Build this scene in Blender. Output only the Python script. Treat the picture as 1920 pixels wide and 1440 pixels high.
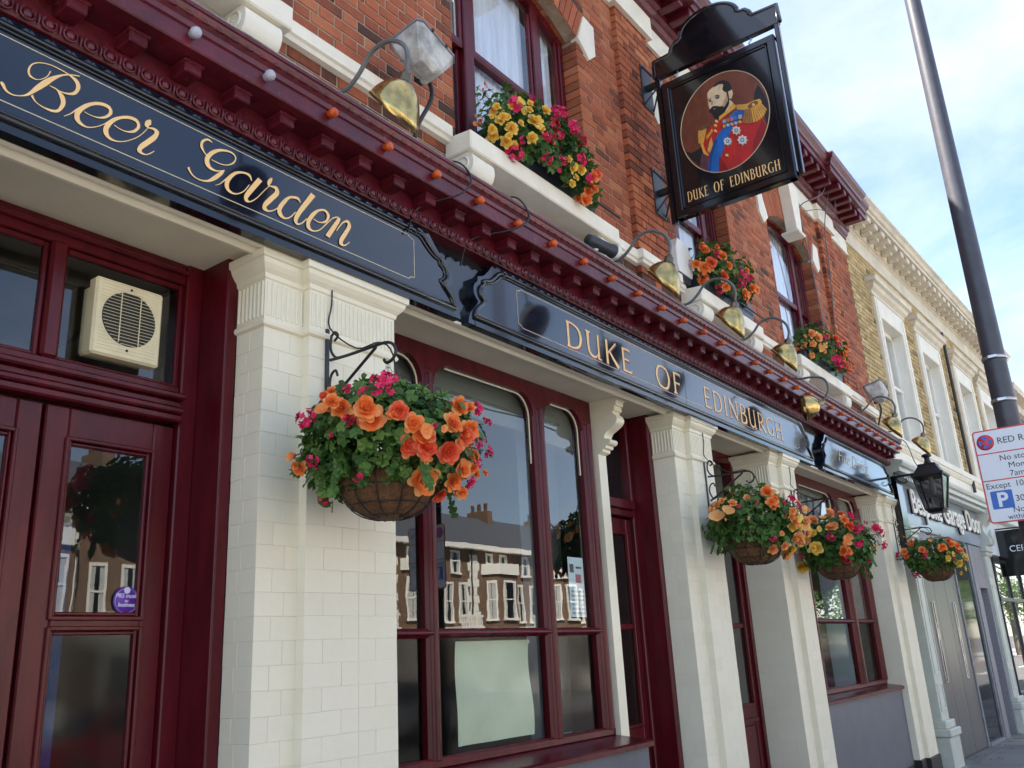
import bpy, bmesh, math, random
from mathutils import Vector, Matrix
R = math.radians
rng = random.Random(7)
for o in list(bpy.data.objects): bpy.data.objects.remove(o)
scene = bpy.context.scene
col = scene.collection

# ------------------------------------------------------------------ camera
YAW, PITCH, ROLL, FPX = 0.941616, 0.303196, -0.0538975, 1645.96
CAM = Vector((0.0, -3.1, 1.6))
_f = Vector((math.sin(YAW)*math.cos(PITCH), math.cos(YAW)*math.cos(PITCH), math.sin(PITCH)))
_r0 = Vector((math.cos(YAW), -math.sin(YAW), 0)); _u0 = _r0.cross(_f)
_r = math.cos(ROLL)*_r0 + math.sin(ROLL)*_u0
_u = -math.sin(ROLL)*_r0 + math.cos(ROLL)*_u0
cd = bpy.data.cameras.new('camera'); cam = bpy.data.objects.new('camera', cd); col.objects.link(cam)
cam.matrix_world = Matrix(((_r.x, _u.x, -_f.x, CAM.x), (_r.y, _u.y, -_f.y, CAM.y), (_r.z, _u.z, -_f.z, CAM.z), (0, 0, 0, 1)))
cd.sensor_width = 36; cd.lens = FPX/1920*36; cd.clip_start = .05; cd.clip_end = 2000
scene.camera = cam

# ------------------------------------------------------------------ sky, sun, exposure
SUN = Vector((-.34, .55, 1.0)).normalized()          # towards the sun: behind the pub, so its front is in open shade
world = bpy.data.worlds.new('World'); scene.world = world; world.use_nodes = True
wn, wl = world.node_tree.nodes, world.node_tree.links
wn.clear()
wo = wn.new('ShaderNodeOutputWorld'); bg = wn.new('ShaderNodeBackground'); bg.inputs[1].default_value = .064
sky = wn.new('ShaderNodeTexSky'); sky.sky_type = 'NISHITA'; sky.sun_disc = False; sky.dust_density = .4; sky.ozone_density = 1.6
sky.sun_elevation = math.asin(SUN.z); sky.sun_rotation = math.atan2(SUN.x, SUN.y)
tc = wn.new('ShaderNodeTexCoord'); sep = wn.new('ShaderNodeSeparateXYZ'); wl.new(tc.outputs['Generated'], sep.inputs[0])
def wmath(op, a, b=None):
    n = wn.new('ShaderNodeMath'); n.operation = op
    for i, v in enumerate((a, b)):
        if v is None: continue
        if isinstance(v, (int, float)): n.inputs[i].default_value = v
        else: wl.new(v, n.inputs[i])
    return n.outputs[0]
zz = wmath('ADD', wmath('MAXIMUM', sep.outputs[2], 0.0), .22)
cmb = wn.new('ShaderNodeCombineXYZ'); wl.new(wmath('DIVIDE', sep.outputs[0], zz), cmb.inputs[0]); wl.new(wmath('DIVIDE', sep.outputs[1], zz), cmb.inputs[1])
noi = wn.new('ShaderNodeTexNoise'); noi.inputs['Scale'].default_value = 1.5; noi.inputs['Detail'].default_value = 9; noi.inputs['Roughness'].default_value = .58; noi.inputs['Distortion'].default_value = .35
wl.new(cmb.outputs[0], noi.inputs['Vector'])
rmp = wn.new('ShaderNodeValToRGB'); rmp.color_ramp.elements[0].position = .38; rmp.color_ramp.elements[1].position = .70
wl.new(noi.outputs[0], rmp.inputs[0])
mixc = wn.new('ShaderNodeMixRGB'); mixc.inputs[2].default_value = (5.0, 4.95, 5.2, 1)
wl.new(wmath('MULTIPLY', rmp.outputs[0], .52), mixc.inputs[0]); wl.new(sky.outputs[0], mixc.inputs[1])
wl.new(mixc.outputs[0], bg.inputs[0]); wl.new(bg.outputs[0], wo.inputs[0])
sd = bpy.data.lights.new('sun', 'SUN'); sd.energy = 5.0; sd.angle = R(.55); sd.color = (1, .95, .87)
sun = bpy.data.objects.new('sun', sd); col.objects.link(sun); sun.location = (0, 20, 30)
sun.rotation_euler = SUN.to_track_quat('Z', 'Y').to_euler()
scene.view_settings.view_transform = 'Standard'; scene.view_settings.look = 'None'
scene.view_settings.gamma = 1; scene.view_settings.use_curve_mapping = False
scene.view_settings.exposure = 2.55
scene.render.engine = 'CYCLES'
scene.cycles.max_bounces = 8; scene.cycles.transparent_max_bounces = 12

# ------------------------------------------------------------------ materials
MAT = {}
def nmat(name):
    m = bpy.data.materials.new(name); m.use_nodes = True; MAT[name] = m
    return m, m.node_tree.nodes, m.node_tree.links, m.node_tree.nodes['Principled BSDF']
def paint(name, rgb, rough=.5, var=.12, scale=6, bump=.0, bscale=60, metal=0, spec=.5, dirt=None, coat=0, stretch=None, fleck=None):
    """paint / stone / metal with a little mottling of its colour and fine relief"""
    m, n, l, b = nmat(name)
    b.inputs['Roughness'].default_value = rough; b.inputs['Metallic'].default_value = metal
    b.inputs['Specular IOR Level'].default_value = spec; b.inputs['Coat Weight'].default_value = coat; b.inputs['Coat Roughness'].default_value = .06
    geo = n.new('ShaderNodeNewGeometry'); vec = geo.outputs['Position']
    if stretch:
        mp = n.new('ShaderNodeMapping'); mp.inputs['Scale'].default_value = stretch; l.new(vec, mp.inputs[0]); vec = mp.outputs[0]
    t = n.new('ShaderNodeTexNoise'); t.inputs['Scale'].default_value = scale; t.inputs['Detail'].default_value = 6; t.inputs['Roughness'].default_value = .6
    l.new(vec, t.inputs['Vector'])
    r = n.new('ShaderNodeValToRGB'); e = r.color_ramp.elements
    e[0].position = .3; e[1].position = .7
    d = dirt or tuple(c*(1-var*1.6) for c in rgb)
    e[0].color = (*d, 1); e[1].color = (*[min(1, c*(1+var*.5)) for c in rgb], 1)
    l.new(t.outputs[0], r.inputs[0]); l.new(r.outputs[0], b.inputs['Base Color'])
    if fleck:                                           # chips and scuffs in the paint film
        tf = n.new('ShaderNodeTexNoise'); tf.inputs['Scale'].default_value = 26; tf.inputs['Detail'].default_value = 9; tf.inputs['Roughness'].default_value = .72; l.new(vec, tf.inputs['Vector'])
        rf = n.new('ShaderNodeValToRGB'); rf.color_ramp.elements[0].position = .62; rf.color_ramp.elements[1].position = .70; l.new(tf.outputs[0], rf.inputs[0])
        mf = n.new('ShaderNodeMixRGB'); mf.inputs[2].default_value = (*fleck, 1); l.new(rf.outputs[0], mf.inputs[0]); l.new(r.outputs[0], mf.inputs[1]); l.new(mf.outputs[0], b.inputs['Base Color'])
    if bump:
        t2 = n.new('ShaderNodeTexNoise'); t2.inputs['Scale'].default_value = bscale; t2.inputs['Detail'].default_value = 4; l.new(vec, t2.inputs['Vector'])
        bp = n.new('ShaderNodeBump'); bp.inputs['Strength'].default_value = bump; bp.inputs['Distance'].default_value = .01
        l.new(t2.outputs[0], bp.inputs['Height']); l.new(bp.outputs[0], b.inputs['Normal'])
    return m
def tinted(name, stops, rough=.85, bump=.5, bscale=90, mott=.35, spec=.3, weather=0):
    """pieces that carry their own 'tint' value: bricks, leaves, petals"""
    m, n, l, b = nmat(name)
    b.inputs['Roughness'].default_value = rough; b.inputs['Specular IOR Level'].default_value = spec
    a = n.new('ShaderNodeAttribute'); a.attribute_name = 'tint'
    r = n.new('ShaderNodeValToRGB'); e = r.color_ramp.elements
    while len(e) < len(stops): e.new(.5)
    for i, (p, c) in enumerate(stops): e[i].position = p; e[i].color = (*c, 1)
    geo = n.new('ShaderNodeNewGeometry')
    t = n.new('ShaderNodeTexNoise'); t.inputs['Scale'].default_value = 22; t.inputs['Detail'].default_value = 5; l.new(geo.outputs['Position'], t.inputs['Vector'])
    ad = n.new('ShaderNodeMath'); ad.operation = 'MULTIPLY_ADD'; l.new(t.outputs[0], ad.inputs[0]); ad.inputs[1].default_value = mott; l.new(a.outputs['Fac'], ad.inputs[2])
    sb = n.new('ShaderNodeMath'); sb.operation = 'SUBTRACT'; l.new(ad.outputs[0], sb.inputs[0]); sb.inputs[1].default_value = mott*.5
    if weather:
        mp = n.new('ShaderNodeMapping'); mp.inputs['Scale'].default_value = (1.3, 1.3, .55); l.new(geo.outputs['Position'], mp.inputs[0])
        t3 = n.new('ShaderNodeTexNoise'); t3.inputs['Scale'].default_value = 1.1; t3.inputs['Detail'].default_value = 6; t3.inputs['Roughness'].default_value = .65; l.new(mp.outputs[0], t3.inputs['Vector'])
        a3 = n.new('ShaderNodeMath'); a3.operation = 'MULTIPLY_ADD'; l.new(t3.outputs[0], a3.inputs[0]); a3.inputs[1].default_value = weather; l.new(sb.outputs[0], a3.inputs[2])
        sb = n.new('ShaderNodeMath'); sb.operation = 'SUBTRACT'; l.new(a3.outputs[0], sb.inputs[0]); sb.inputs[1].default_value = weather*.55
    l.new(sb.outputs[0], r.inputs[0]); l.new(r.outputs[0], b.inputs['Base Color'])
    if bump:
        t2 = n.new('ShaderNodeTexNoise'); t2.inputs['Scale'].default_value = bscale; t2.inputs['Detail'].default_value = 6; l.new(geo.outputs['Position'], t2.inputs['Vector'])
        bp = n.new('ShaderNodeBump'); bp.inputs['Strength'].default_value = bump; bp.inputs['Distance'].default_value = .012
        l.new(t2.outputs[0], bp.inputs['Height']); l.new(bp.outputs[0], b.inputs['Normal'])
    return m, n, l, b
def leafy(name, stops, trans=.3, rough=.5, mott=.25):
    m, n, l, b = tinted(name, stops, rough, .15, 60, mott, .35)
    tr = n.new('ShaderNodeBsdfTranslucent'); mx = n.new('ShaderNodeMixShader'); mx.inputs[0].default_value = trans
    rr = [x for x in n if x.type == 'VALTORGB'][0]; l.new(rr.outputs[0], tr.inputs[0])
    l.new(b.outputs[0], mx.inputs[1]); l.new(tr.outputs[0], mx.inputs[2]); l.new(mx.outputs[0], n['Material Output'].inputs[0])
def glass(name, wave=0., rough=0., tint=(.93, .96, .95), gain=1.9, wscale=9):
    m, n, l, b = nmat(name); n.remove(b)
    tr = n.new('ShaderNodeBsdfTransparent'); tr.inputs[0].default_value = (*tint, 1)
    gl = n.new('ShaderNodeBsdfGlossy'); gl.inputs['Roughness'].default_value = rough; gl.inputs[0].default_value = (1, 1, 1, 1)
    fr = n.new('ShaderNodeFresnel'); fr.inputs[0].default_value = 1.52
    mu = n.new('ShaderNodeMath'); mu.operation = 'MULTIPLY'; mu.inputs[1].default_value = gain; mu.use_clamp = True; l.new(fr.outputs[0], mu.inputs[0])
    gb = n.new('ShaderNodeNewGeometry'); iv = n.new('ShaderNodeMath'); iv.operation = 'SUBTRACT'; iv.inputs[0].default_value = 1; l.new(gb.outputs['Backfacing'], iv.inputs[1])
    m2 = n.new('ShaderNodeMath'); m2.operation = 'MULTIPLY'; l.new(mu.outputs[0], m2.inputs[0]); l.new(iv.outputs[0], m2.inputs[1])   # the sheet reflects once, at its outer face
    mx = n.new('ShaderNodeMixShader'); l.new(m2.outputs[0], mx.inputs[0]); l.new(tr.outputs[0], mx.inputs[1]); l.new(gl.outputs[0], mx.inputs[2])
    l.new(mx.outputs[0], n['Material Output'].inputs[0])
    if wave:
        geo = n.new('ShaderNodeNewGeometry'); t = n.new('ShaderNodeTexNoise'); t.inputs['Scale'].default_value = wscale; t.inputs['Detail'].default_value = 2; l.new(geo.outputs['Position'], t.inputs['Vector'])
        bp = n.new('ShaderNodeBump'); bp.inputs['Strength'].default_value = wave; bp.inputs['Distance'].default_value = .01
        l.new(t.outputs[0], bp.inputs['Height']); l.new(bp.outputs[0], gl.inputs['Normal'])
paint('cream', (.80, .745, .575), .42, .05, 4, .12, 30)
paint('cream_gloss', (.81, .755, .585), .3, .04, 3, .08, 40)
paint('white_stone', (.83, .78, .65), .6, .07, 5, .15, 50)
paint('old_stucco', (.70, .63, .50), .8, .12, 3, .25, 30)
paint('maroon', (.10, .006, .011), .27, .26, 11, .10, 34, spec=.32, stretch=(1, 1, .22))
paint('maroon_old', (.115, .0085, .017), .34, .3, 8, .4, 22, fleck=(.26, .09, .09))
paint('navy_gloss', (.006, .0095, .022), .13, .1, 3, .03, 14, coat=.6)
paint('black_gloss', (.006, .007, .009), .12, .1, 4, .03, 16, coat=.4)
paint('black_iron', (.012, .012, .014), .42, .2, 30, .1, 80)
paint('bitumen', (.012, .012, .014), .5, .2, 10, .1, 30)
paint('gold_leaf', (.93, .60, .25), .38, .05, 20)
paint('pale_gilt', (.62, .52, .33), .4, .1, 20)
paint('shadow_red', (.22, .05, .03), .4)
paint('brass', (.62, .45, .17), .22, .45, 11, .15, 14, metal=1, dirt=(.24, .17, .07))
paint('tarnished', (.30, .25, .16), .38, .3, 20, .1, 40, metal=1)
paint('grey_hose', (.13, .14, .145), .45, .15, 20)
paint('mortar', (.37, .28, .20), .95, .25, 14, .6, 120)
paint('mortar_grey', (.33, .28, .19), .95, .2, 14, .5, 120)
paint('grey_paint', (.115, .12, .145), .5, .1, 3, .12, 40)
paint('dark_room', (.018, .018, .02), .8, .2, 2)
paint('room_grey', (.12, .125, .12), .8, .1, 2)
paint('blind', (.15, .155, .14), .75, .08, 6)
paint('white_board', (.74, .79, .84), .8, .05, 3)
paint('net', (.80, .82, .88), .9, .12, 14, .5, 25, stretch=(3, 3, .12))
paint('paper', (.80, .79, .60), .7, .07, 3, .1, 6)
paint('sky_board', (.30, .35, .41), .16, .06, 3)  # blue-grey of the reflected sky put into the board's base colour
paint('white_paper', (.74, .80, .84), .6, .04)
paint('abs_cream', (.75, .66, .42), .4, .08, 10)
paint('fan_dark', (.02, .02, .02), .6)
paint('purple', (.13, .03, .36), .4); paint('pale_lilac', (.7, .66, .85), .4)
paint('white_plastic', (.76, .76, .72), .45, .06, 8)
paint('dark_plastic', (.03, .035, .045), .35)
paint('weathered_white', (.62, .61, .58), .55, .3, 7, .1, 40, dirt=(.2, .19, .18))
paint('lead', (.22, .23, .24), .6, .2, 10)
paint('pole_grey', (.06, .06, .075), .38, .15, 12, .05, 60)
paint('steel', (.55, .56, .58), .3, .1, 20, metal=1)
paint('sign_white', (.72, .76, .82), .35, .03); paint('sign_red', (.62, .045, .06), .35); paint('sign_blue', (.02, .12, .52), .35); paint('sign_black', (.012, .012, .014), .4)
paint('coir', (.16, .075, .03), .95, .35, 40, .9, 120)
paint('sage', (.56, .59, .52), .45, .08, 6, .1, 40)
paint('taupe', (.135, .13, .12), .33, .12, 2, .04, 30, stretch=(6, 1, .3))
paint('grey_stone', (.26, .26, .28), .55, .22, 40, .1, 60)
paint('pavement_stone', (.23, .225, .215), .85, .25, 3, .35, 70)
paint('kerb_stone', (.30, .29, .27), .8, .2, 5, .3, 60)
paint('asphalt', (.075, .074, .072), .85, .3, 3, .6, 160)
paint('road_paint', (.75, .75, .72), .6, .2, 10); paint('red_line', (.5, .03, .04), .6, .2, 10)
paint('slate', (.07, .075, .085), .6, .3, 8, .3, 20)
paint('house_white', (.82, .79, .70), .55, .05, 4)
paint('house_curtain', (.5, .5, .47), .8, .2, 10)
paint('drain', (.03, .028, .03), .5)
paint('bark', (.09, .07, .05), .9, .3, 12, .8, 30)
paint('car_red', (.30, .012, .02), .2, .04, 4, coat=1); paint('car_silver', (.42, .44, .46), .25, .04, 4, metal=.6, coat=1); paint('car_blue', (.03, .07, .17), .22, .04, 4, coat=1); paint('tyre', (.015, .015, .015), .8); paint('car_glass', (.01, .012, .014), .05)
paint('tail_red', (.5, .01, .01), .2); paint('lamp_clear', (.7, .7, .7), .15)
for nme, c in dict(brown_ground=(.17, .045, .02), red_coat=(.50, .018, .016), red_dark=(.26, .008, .01), sash_dark=(.005, .06, .25), shade_black=(.012, .011, .013), sleeve_mauve=(.13, .04, .055), sash_blue=(.008, .13, .47), skin=(.74, .56, .34), skin_dark=(.5, .34, .2), hair_black=(.014, .013, .012), lips=(.5, .22, .17), gold=(.72, .36, .06), gold_dark=(.16, .08, .025), gold_light=(.88, .52, .14), gold_brown=(.38, .18, .05), eye_dark=(.12, .11, .12), medal_grey=(.42, .45, .5), medal_pink=(.5, .16, .2), medal_blue=(.05, .2, .36), star_silver=(.68, .67, .6)).items():
    paint(nme, c, .36, .22, 16, .12, 60, stretch=(1, 1, .5))
tinted('red_brick', [(0, (.08, .037, .027)), (.25, (.235, .068, .036)), (.6, (.39, .112, .052)), (1, (.48, .19, .085))], .85, .55, weather=1.1)
tinted('stock_brick', [(0, (.12, .09, .05)), (.3, (.38, .27, .125)), (.7, (.52, .385, .185)), (1, (.60, .48, .27))], .9, .5, weather=.6)
tinted('cream_brick', [(0, (.745, .692, .54)), (1, (.825, .77, .605))], .5, .14, 22, .4, .35, weather=.3)
tinted('slab_stone', [(0, (.17, .165, .16)), (1, (.27, .26, .245))], .85, .35, 60, .8)
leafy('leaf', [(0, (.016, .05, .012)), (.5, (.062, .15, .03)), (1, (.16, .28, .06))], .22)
leafy('tree_leaf', [(0, (.02, .05, .012)), (.5, (.05, .11, .025)), (1, (.11, .18, .04))], .3)
leafy('petal_orange', [(0, (.70, .09, .02)), (.5, (.92, .25, .055)), (1, (.97, .47, .16))], .35, .55, .3)
leafy('petal_peach', [(0, (.85, .24, .07)), (.5, (.92, .42, .14)), (1, (.95, .58, .22))], .35, .55, .4)
leafy('petal_coral', [(0, (.62, .05, .02)), (.5, (.86, .13, .05)), (1, (.94, .30, .14))], .35, .55, .4)
leafy('petal_yellow', [(0, (.85, .42, .04)), (.5, (.92, .66, .10)), (1, (.95, .80, .32))], .35, .55, .3)
leafy('petal_pink', [(0, (.55, .008, .06)), (.5, (.80, .022, .13)), (1, (.90, .10, .28))], .3, .5, .3)
leafy('petal_red', [(0, (.45, .008, .03)), (1, (.72, .03, .10))], .3, .5, .3)
glass('glass_clear', .02, gain=1.75, wscale=4); glass('glass_wavy', .03, .07, (.86, .90, .88), .5, 16); glass('glass_far', .02, .0, (.93, .95, .96), 1.7, 2); glass('glass_smoke', .02, .12, (.34, .34, .36), 1.4)
def amber(name, c):
    m, n, l, b = nmat(name); b.inputs['Base Color'].default_value = (*c, 1); b.inputs['Roughness'].default_value = .18
    b.inputs['Transmission Weight'].default_value = .35; b.inputs['Subsurface Weight'].default_value = 0
amber('bulb_amber', (.80, .13, .02)); amber('bulb_clear', (.62, .62, .72))
def brick_far(name):
    m, n, l, b = nmat(name); b.inputs['Roughness'].default_value = .9
    geo = n.new('ShaderNodeTexCoord'); mp = n.new('ShaderNodeMapping'); mp.inputs['Rotation'].default_value = (R(90), 0, 0); l.new(geo.outputs['Object'], mp.inputs[0])
    t = n.new('ShaderNodeTexBrick'); t.inputs['Scale'].default_value = 1; t.inputs['Brick Width'].default_value = .225; t.inputs['Row Height'].default_value = .075; t.inputs['Mortar Size'].default_value = .008
    t.inputs[1].default_value = (.10, .048, .024, 1); t.inputs[2].default_value = (.17, .085, .042, 1); t.inputs[3].default_value = (.24, .2, .15, 1)
    l.new(mp.outputs[0], t.inputs[0]); l.new(t.outputs[0], b.inputs['Base Color'])
brick_far('brown_brick')

# ------------------------------------------------------------------ mesh helpers
ORG = {}
def tag(o, label=None, cat=None, group=None, kind=None):
    if label: o['label'] = label
    if cat: o['category'] = cat
    if group: o['group'] = group
    if kind: o['kind'] = kind
    return o
def thing(name, label, cat, loc=(0, 0, 0), group=None, local=False, rz=0):
    o = bpy.data.objects.new(name, None); col.objects.link(o); o.location = loc; o.rotation_euler = (0, 0, rz); o.empty_display_size = .1
    ORG[o] = Vector((0, 0, 0)) if local else Vector(loc)
    return tag(o, label, cat, group)
class MB:
    def __init__(s): s.v = []; s.f = []; s.t = []; s.sm = []; s.fix = True
    def add(s, vs, fs, tint=.5, smooth=False):
        k = len(s.v); s.v += [tuple(p) for p in vs]; s.f += [tuple(i+k for i in f) for f in fs]; s.t += [tint]*len(fs); s.sm += [smooth]*len(fs)
    def box(s, x0, x1, y0, y1, z0, z1, tint=.5):
        s.add([(x0, y0, z0), (x1, y0, z0), (x1, y1, z0), (x0, y1, z0), (x0, y0, z1), (x1, y0, z1), (x1, y1, z1), (x0, y1, z1)],
              [(0, 3, 2, 1), (4, 5, 6, 7), (0, 1, 5, 4), (1, 2, 6, 5), (2, 3, 7, 6), (3, 0, 4, 7)], tint)
    def cbox(s, x0, x1, y0, y1, z0, z1, c=.006, tint=.5):
        """box with chamfered edges"""
        vs = []; idx = {}
        X, Y, Z = (x0, x1), (y0, y1), (z0, z1)
        for i in (0, 1):
            for j in (0, 1):
                for k in (0, 1):
                    sx, sy, sz = (1 if i == 0 else -1), (1 if j == 0 else -1), (1 if k == 0 else -1)
                    for a in range(3):
                        p = [X[i], Y[j], Z[k]]
                        for q, sg in ((0, sx), (1, sy), (2, sz)):
                            if q != a: p[q] += sg*c
                        idx[(i, j, k, a)] = len(vs); vs.append(tuple(p))
        fs = []
        for a in range(3):
            b, d = (a+1) % 3, (a+2) % 3
            for s_ in (0, 1):
                q = []
                for (m, n) in ((0, 0), (1, 0), (1, 1), (0, 1)):
                    key = [0, 0, 0]; key[a] = s_; key[b] = m; key[d] = n; q.append(idx[(*key, a)])
                fs.append(tuple(q) if s_ else tuple(q[::-1]))
        for a in range(3):
            b, d = (a+1) % 3, (a+2) % 3
            for m in (0, 1):
                for n in (0, 1):
                    k0 = [0, 0, 0]; k0[b] = m; k0[d] = n; k1 = list(k0); k1[a] = 1
                    q = [idx[(*k0, b)], idx[(*k1, b)], idx[(*k1, d)], idx[(*k0, d)]]
                    fs.append(tuple(q) if (m == n) == False else tuple(q[::-1]))
        for i in (0, 1):
            for j in (0, 1):
                for k in (0, 1):
                    q = (idx[(i, j, k, 0)], idx[(i, j, k, 1)], idx[(i, j, k, 2)])
                    fs.append(q if (i+j+k) % 2 else q[::-1])
        s.add(vs, fs, tint)
    def prism(s, poly, ax, a0, a1, tint=.5, caps=True):
        """poly in the two other axes (x:(y,z) y:(x,z) z:(x,y)) extruded from a0 to a1"""
        def P(u, v, a): return {'x': (a, u, v), 'y': (u, a, v), 'z': (u, v, a)}[ax]
        n = len(poly); area = sum(poly[i][0]*poly[(i+1) % n][1]-poly[(i+1) % n][0]*poly[i][1] for i in range(n))
        flip = (area > 0) != (ax in 'xz')
        vs = [P(u, v, a0) for u, v in poly]+[P(u, v, a1) for u, v in poly]
        fs = [(i, (i+1) % n, (i+1) % n+n, i+n) for i in range(n)]
        if caps: fs += [tuple(range(n))[::-1], tuple(range(n, 2*n))]
        if flip: fs = [f[::-1] for f in fs]
        if a1 < a0: fs = [f[::-1] for f in fs]
        s.add(vs, fs, tint)
    def tube(s, pts, rad, n=8, caps=True, tint=.5):
        pts = [Vector(p) for p in pts]; m = len(pts)
        if not hasattr(rad, '__len__'): rad = [rad]*m
        vs = []; prev = None
        for i, p in enumerate(pts):
            d = (pts[min(i+1, m-1)]-pts[max(i-1, 0)]).normalized()
            if prev is None:
                a = Vector((0, 0, 1)) if abs(d.z) < .9 else Vector((1, 0, 0)); u = d.cross(a).normalized()
            else: u = (prev-d*prev.dot(d)).normalized()
            prev = u; w = d.cross(u)
            for k in range(n):
                t = 2*math.pi*k/n; vs.append(p+(u*math.cos(t)+w*math.sin(t))*rad[i])
        fs = [(i*n+k, i*n+(k+1) % n, (i+1)*n+(k+1) % n, (i+1)*n+k) for i in range(m-1) for k in range(n)]
        s.add(vs, fs, tint, True)
        if caps: s.add(vs[:n], [tuple(range(n))[::-1]], tint); s.add(vs[-n:], [tuple(range(n))], tint)
    def lathe(s, prof, n=20, org=(0, 0, 0), axis=None, tint=.5):
        """profile of (radius, height) about an axis"""
        A = Vector(axis or (0, 0, 1)).normalized(); a = Vector((0, 0, 1)) if abs(A.z) < .9 else Vector((1, 0, 0))
        u = A.cross(a).normalized(); w = A.cross(u); O = Vector(org); vs = []
        for r, h in prof:
            for k in range(n):
                t = 2*math.pi*k/n; vs.append(O+A*h+(u*math.cos(t)+w*math.sin(t))*r)
        fs = [(i*n+k, i*n+(k+1) % n, (i+1)*n+(k+1) % n, (i+1)*n+k) for i in range(len(prof)-1) for k in range(n)]
        s.add(vs, fs, tint, True)
    def plan(s, pts, prof, tint=.5):
        """moulding: profile of (outset, z) carried along a plan line with mitred corners"""
        m = len(pts); nr = []
        for i in range(m-1):
            d = Vector((pts[i+1][0]-pts[i][0], pts[i+1][1]-pts[i][1])).normalized(); nr.append(Vector((d.y, -d.x)))
        vs = []
        for i in range(m):
            if i == 0: o = nr[0]
            elif i == m-1: o = nr[-1]
            else: o = (nr[i-1]+nr[i])/(1+nr[i-1].dot(nr[i]))
            for q, z in prof: vs.append((pts[i][0]+o.x*q, pts[i][1]+o.y*q, z))
        k = len(prof)
        fs = [(i*k+j, (i+1)*k+j, (i+1)*k+j+1, i*k+j+1) for i in range(m-1) for j in range(k-1)]
        s.add(vs, fs, tint)
        s.add(vs[:k], [tuple(range(k))], tint); s.add(vs[-k:], [tuple(range(k))[::-1]], tint)
    def sphere(s, c, r, nu=10, nv=7, tint=.5):
        r = r if hasattr(r, '__len__') else (r, r, r)
        vs = [(c[0]+r[0]*math.sin(math.pi*i/nv)*math.cos(2*math.pi*j/nu), c[1]+r[1]*math.sin(math.pi*i/nv)*math.sin(2*math.pi*j/nu), c[2]+r[2]*math.cos(math.pi*i/nv)) for i in range(nv+1) for j in range(nu)]
        s.add(vs, [(i*nu+j, (i+1)*nu+j, (i+1)*nu+(j+1) % nu, i*nu+(j+1) % nu) for i in range(nv) for j in range(nu)], tint, True)
    def mesh(s, name, mat, org=(0, 0, 0)):
        me = bpy.data.meshes.new(name); o = Vector(org)
        me.from_pydata([(p[0]-o.x, p[1]-o.y, p[2]-o.z) for p in s.v], [], s.f)
        a = me.attributes.new('tint', 'FLOAT', 'FACE'); a.data.foreach_set('value', s.t)
        me.polygons.foreach_set('use_smooth', s.sm)
        me.materials.append(MAT[mat])
        if s.fix:
            bm = bmesh.new(); bm.from_mesh(me); bmesh.ops.recalc_face_normals(bm, faces=bm.faces); bm.to_mesh(me); bm.free()
        me.update()
        return me
    def build(s, name, mat, parent=None, **kw):
        me = s.mesh(name, mat, ORG.get(parent, (0, 0, 0)))
        return link(name, me, parent, **kw)
def link(name, me, parent=None, loc=(0, 0, 0), label=None, cat=None, group=None, kind=None):
    o = bpy.data.objects.new(name, me); col.objects.link(o); o.location = loc
    if parent is not None: o.parent = parent
    ORG[o] = ORG.get(parent, Vector((0, 0, 0)))
    return tag(o, label, cat, group, kind)
def part(name, mat, parent, fn, **kw):
    m = MB(); fn(m); return m.build(name, mat, parent, **kw)
def B(name, mat, parent, *boxes, c=.004, **kw):
    m = MB()
    for b in boxes: m.cbox(*b, c=min(c, .3*min(b[1]-b[0], b[3]-b[2], b[5]-b[4])))
    return m.build(name, mat, parent, **kw)
def copy_tree(o, parent=None):
    c = o.copy(); col.objects.link(c); c.parent = parent; ORG[c] = ORG.get(o, Vector((0, 0, 0)))
    for ch in list(o.children): copy_tree(ch, c)
    return c
def crom(P, n=6):
    """smooth curve through the points (tuples of any length)"""
    out = []; m = len(P)
    for i in range(m-1):
        a, b, c, d = P[max(i-1, 0)], P[i], P[i+1], P[min(i+2, m-1)]
        for k in range(n):
            t = k/n
            out.append(tuple(.5*(2*b[q]+(c[q]-a[q])*t+(2*a[q]-5*b[q]+4*c[q]-d[q])*t*t+(3*b[q]-a[q]-3*c[q]+d[q])*t**3) for q in range(len(b))))
    return out+[tuple(P[-1])]
BRICKS = {}
def brick_mesh(mat, w, d, h, tint, c=.004, vis='f'):
    key = (mat, round(w, 2), round(d, 2), round(h, 3), round(tint*8), c)
    if key not in BRICKS:
        m = MB(); w, d, h = key[1], key[2], key[3]
        m.cbox(-w/2, w/2, -d/2, d/2, -h/2, h/2, c, key[4]/8); BRICKS[key] = m.mesh('brick', mat)
    return BRICKS[key]
def put_brick(mat, parent, x0, x1, y0, y1, z0, z1, tint, name='brick', c=.004):
    o = link(name, brick_mesh(mat, x1-x0, y1-y0, z1-z0, tint, c), parent)
    o.location = Vector(((x0+x1)/2, (y0+y1)/2, (z0+z1)/2))-ORG[parent]
    o.scale = ((x1-x0)/max(.01, round(x1-x0, 2)), (y1-y0)/max(.01, round(y1-y0, 2)), (z1-z0)/round(z1-z0, 3))
    return o
def text_mesh(txt, size, mat, bold=0, extrude=0, align='LEFT', shear=0, space=1):
    cu = bpy.data.curves.new('lettering', 'FONT'); cu.body = txt; cu.size = size; cu.offset = bold; cu.extrude = extrude; cu.align_x = align; cu.shear = shear; cu.space_character = space; cu.resolution_u = 4
    o = bpy.data.objects.new('lettering', cu); col.objects.link(o)
    dg = bpy.context.evaluated_depsgraph_get(); dg.update()
    me = bpy.data.meshes.new_from_object(o.evaluated_get(dg)); bpy.data.objects.remove(o); bpy.data.curves.remove(cu)
    me.materials.clear(); me.materials.append(MAT[mat]); return me
def in_view(x, y, z):
    d = Vector((x, y, z))-CAM; w = d.dot(_f)
    if w < .1: return False
    return abs(d.dot(_r)/w*FPX) < 975 and abs(d.dot(_u)/w*FPX) < 735
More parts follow.
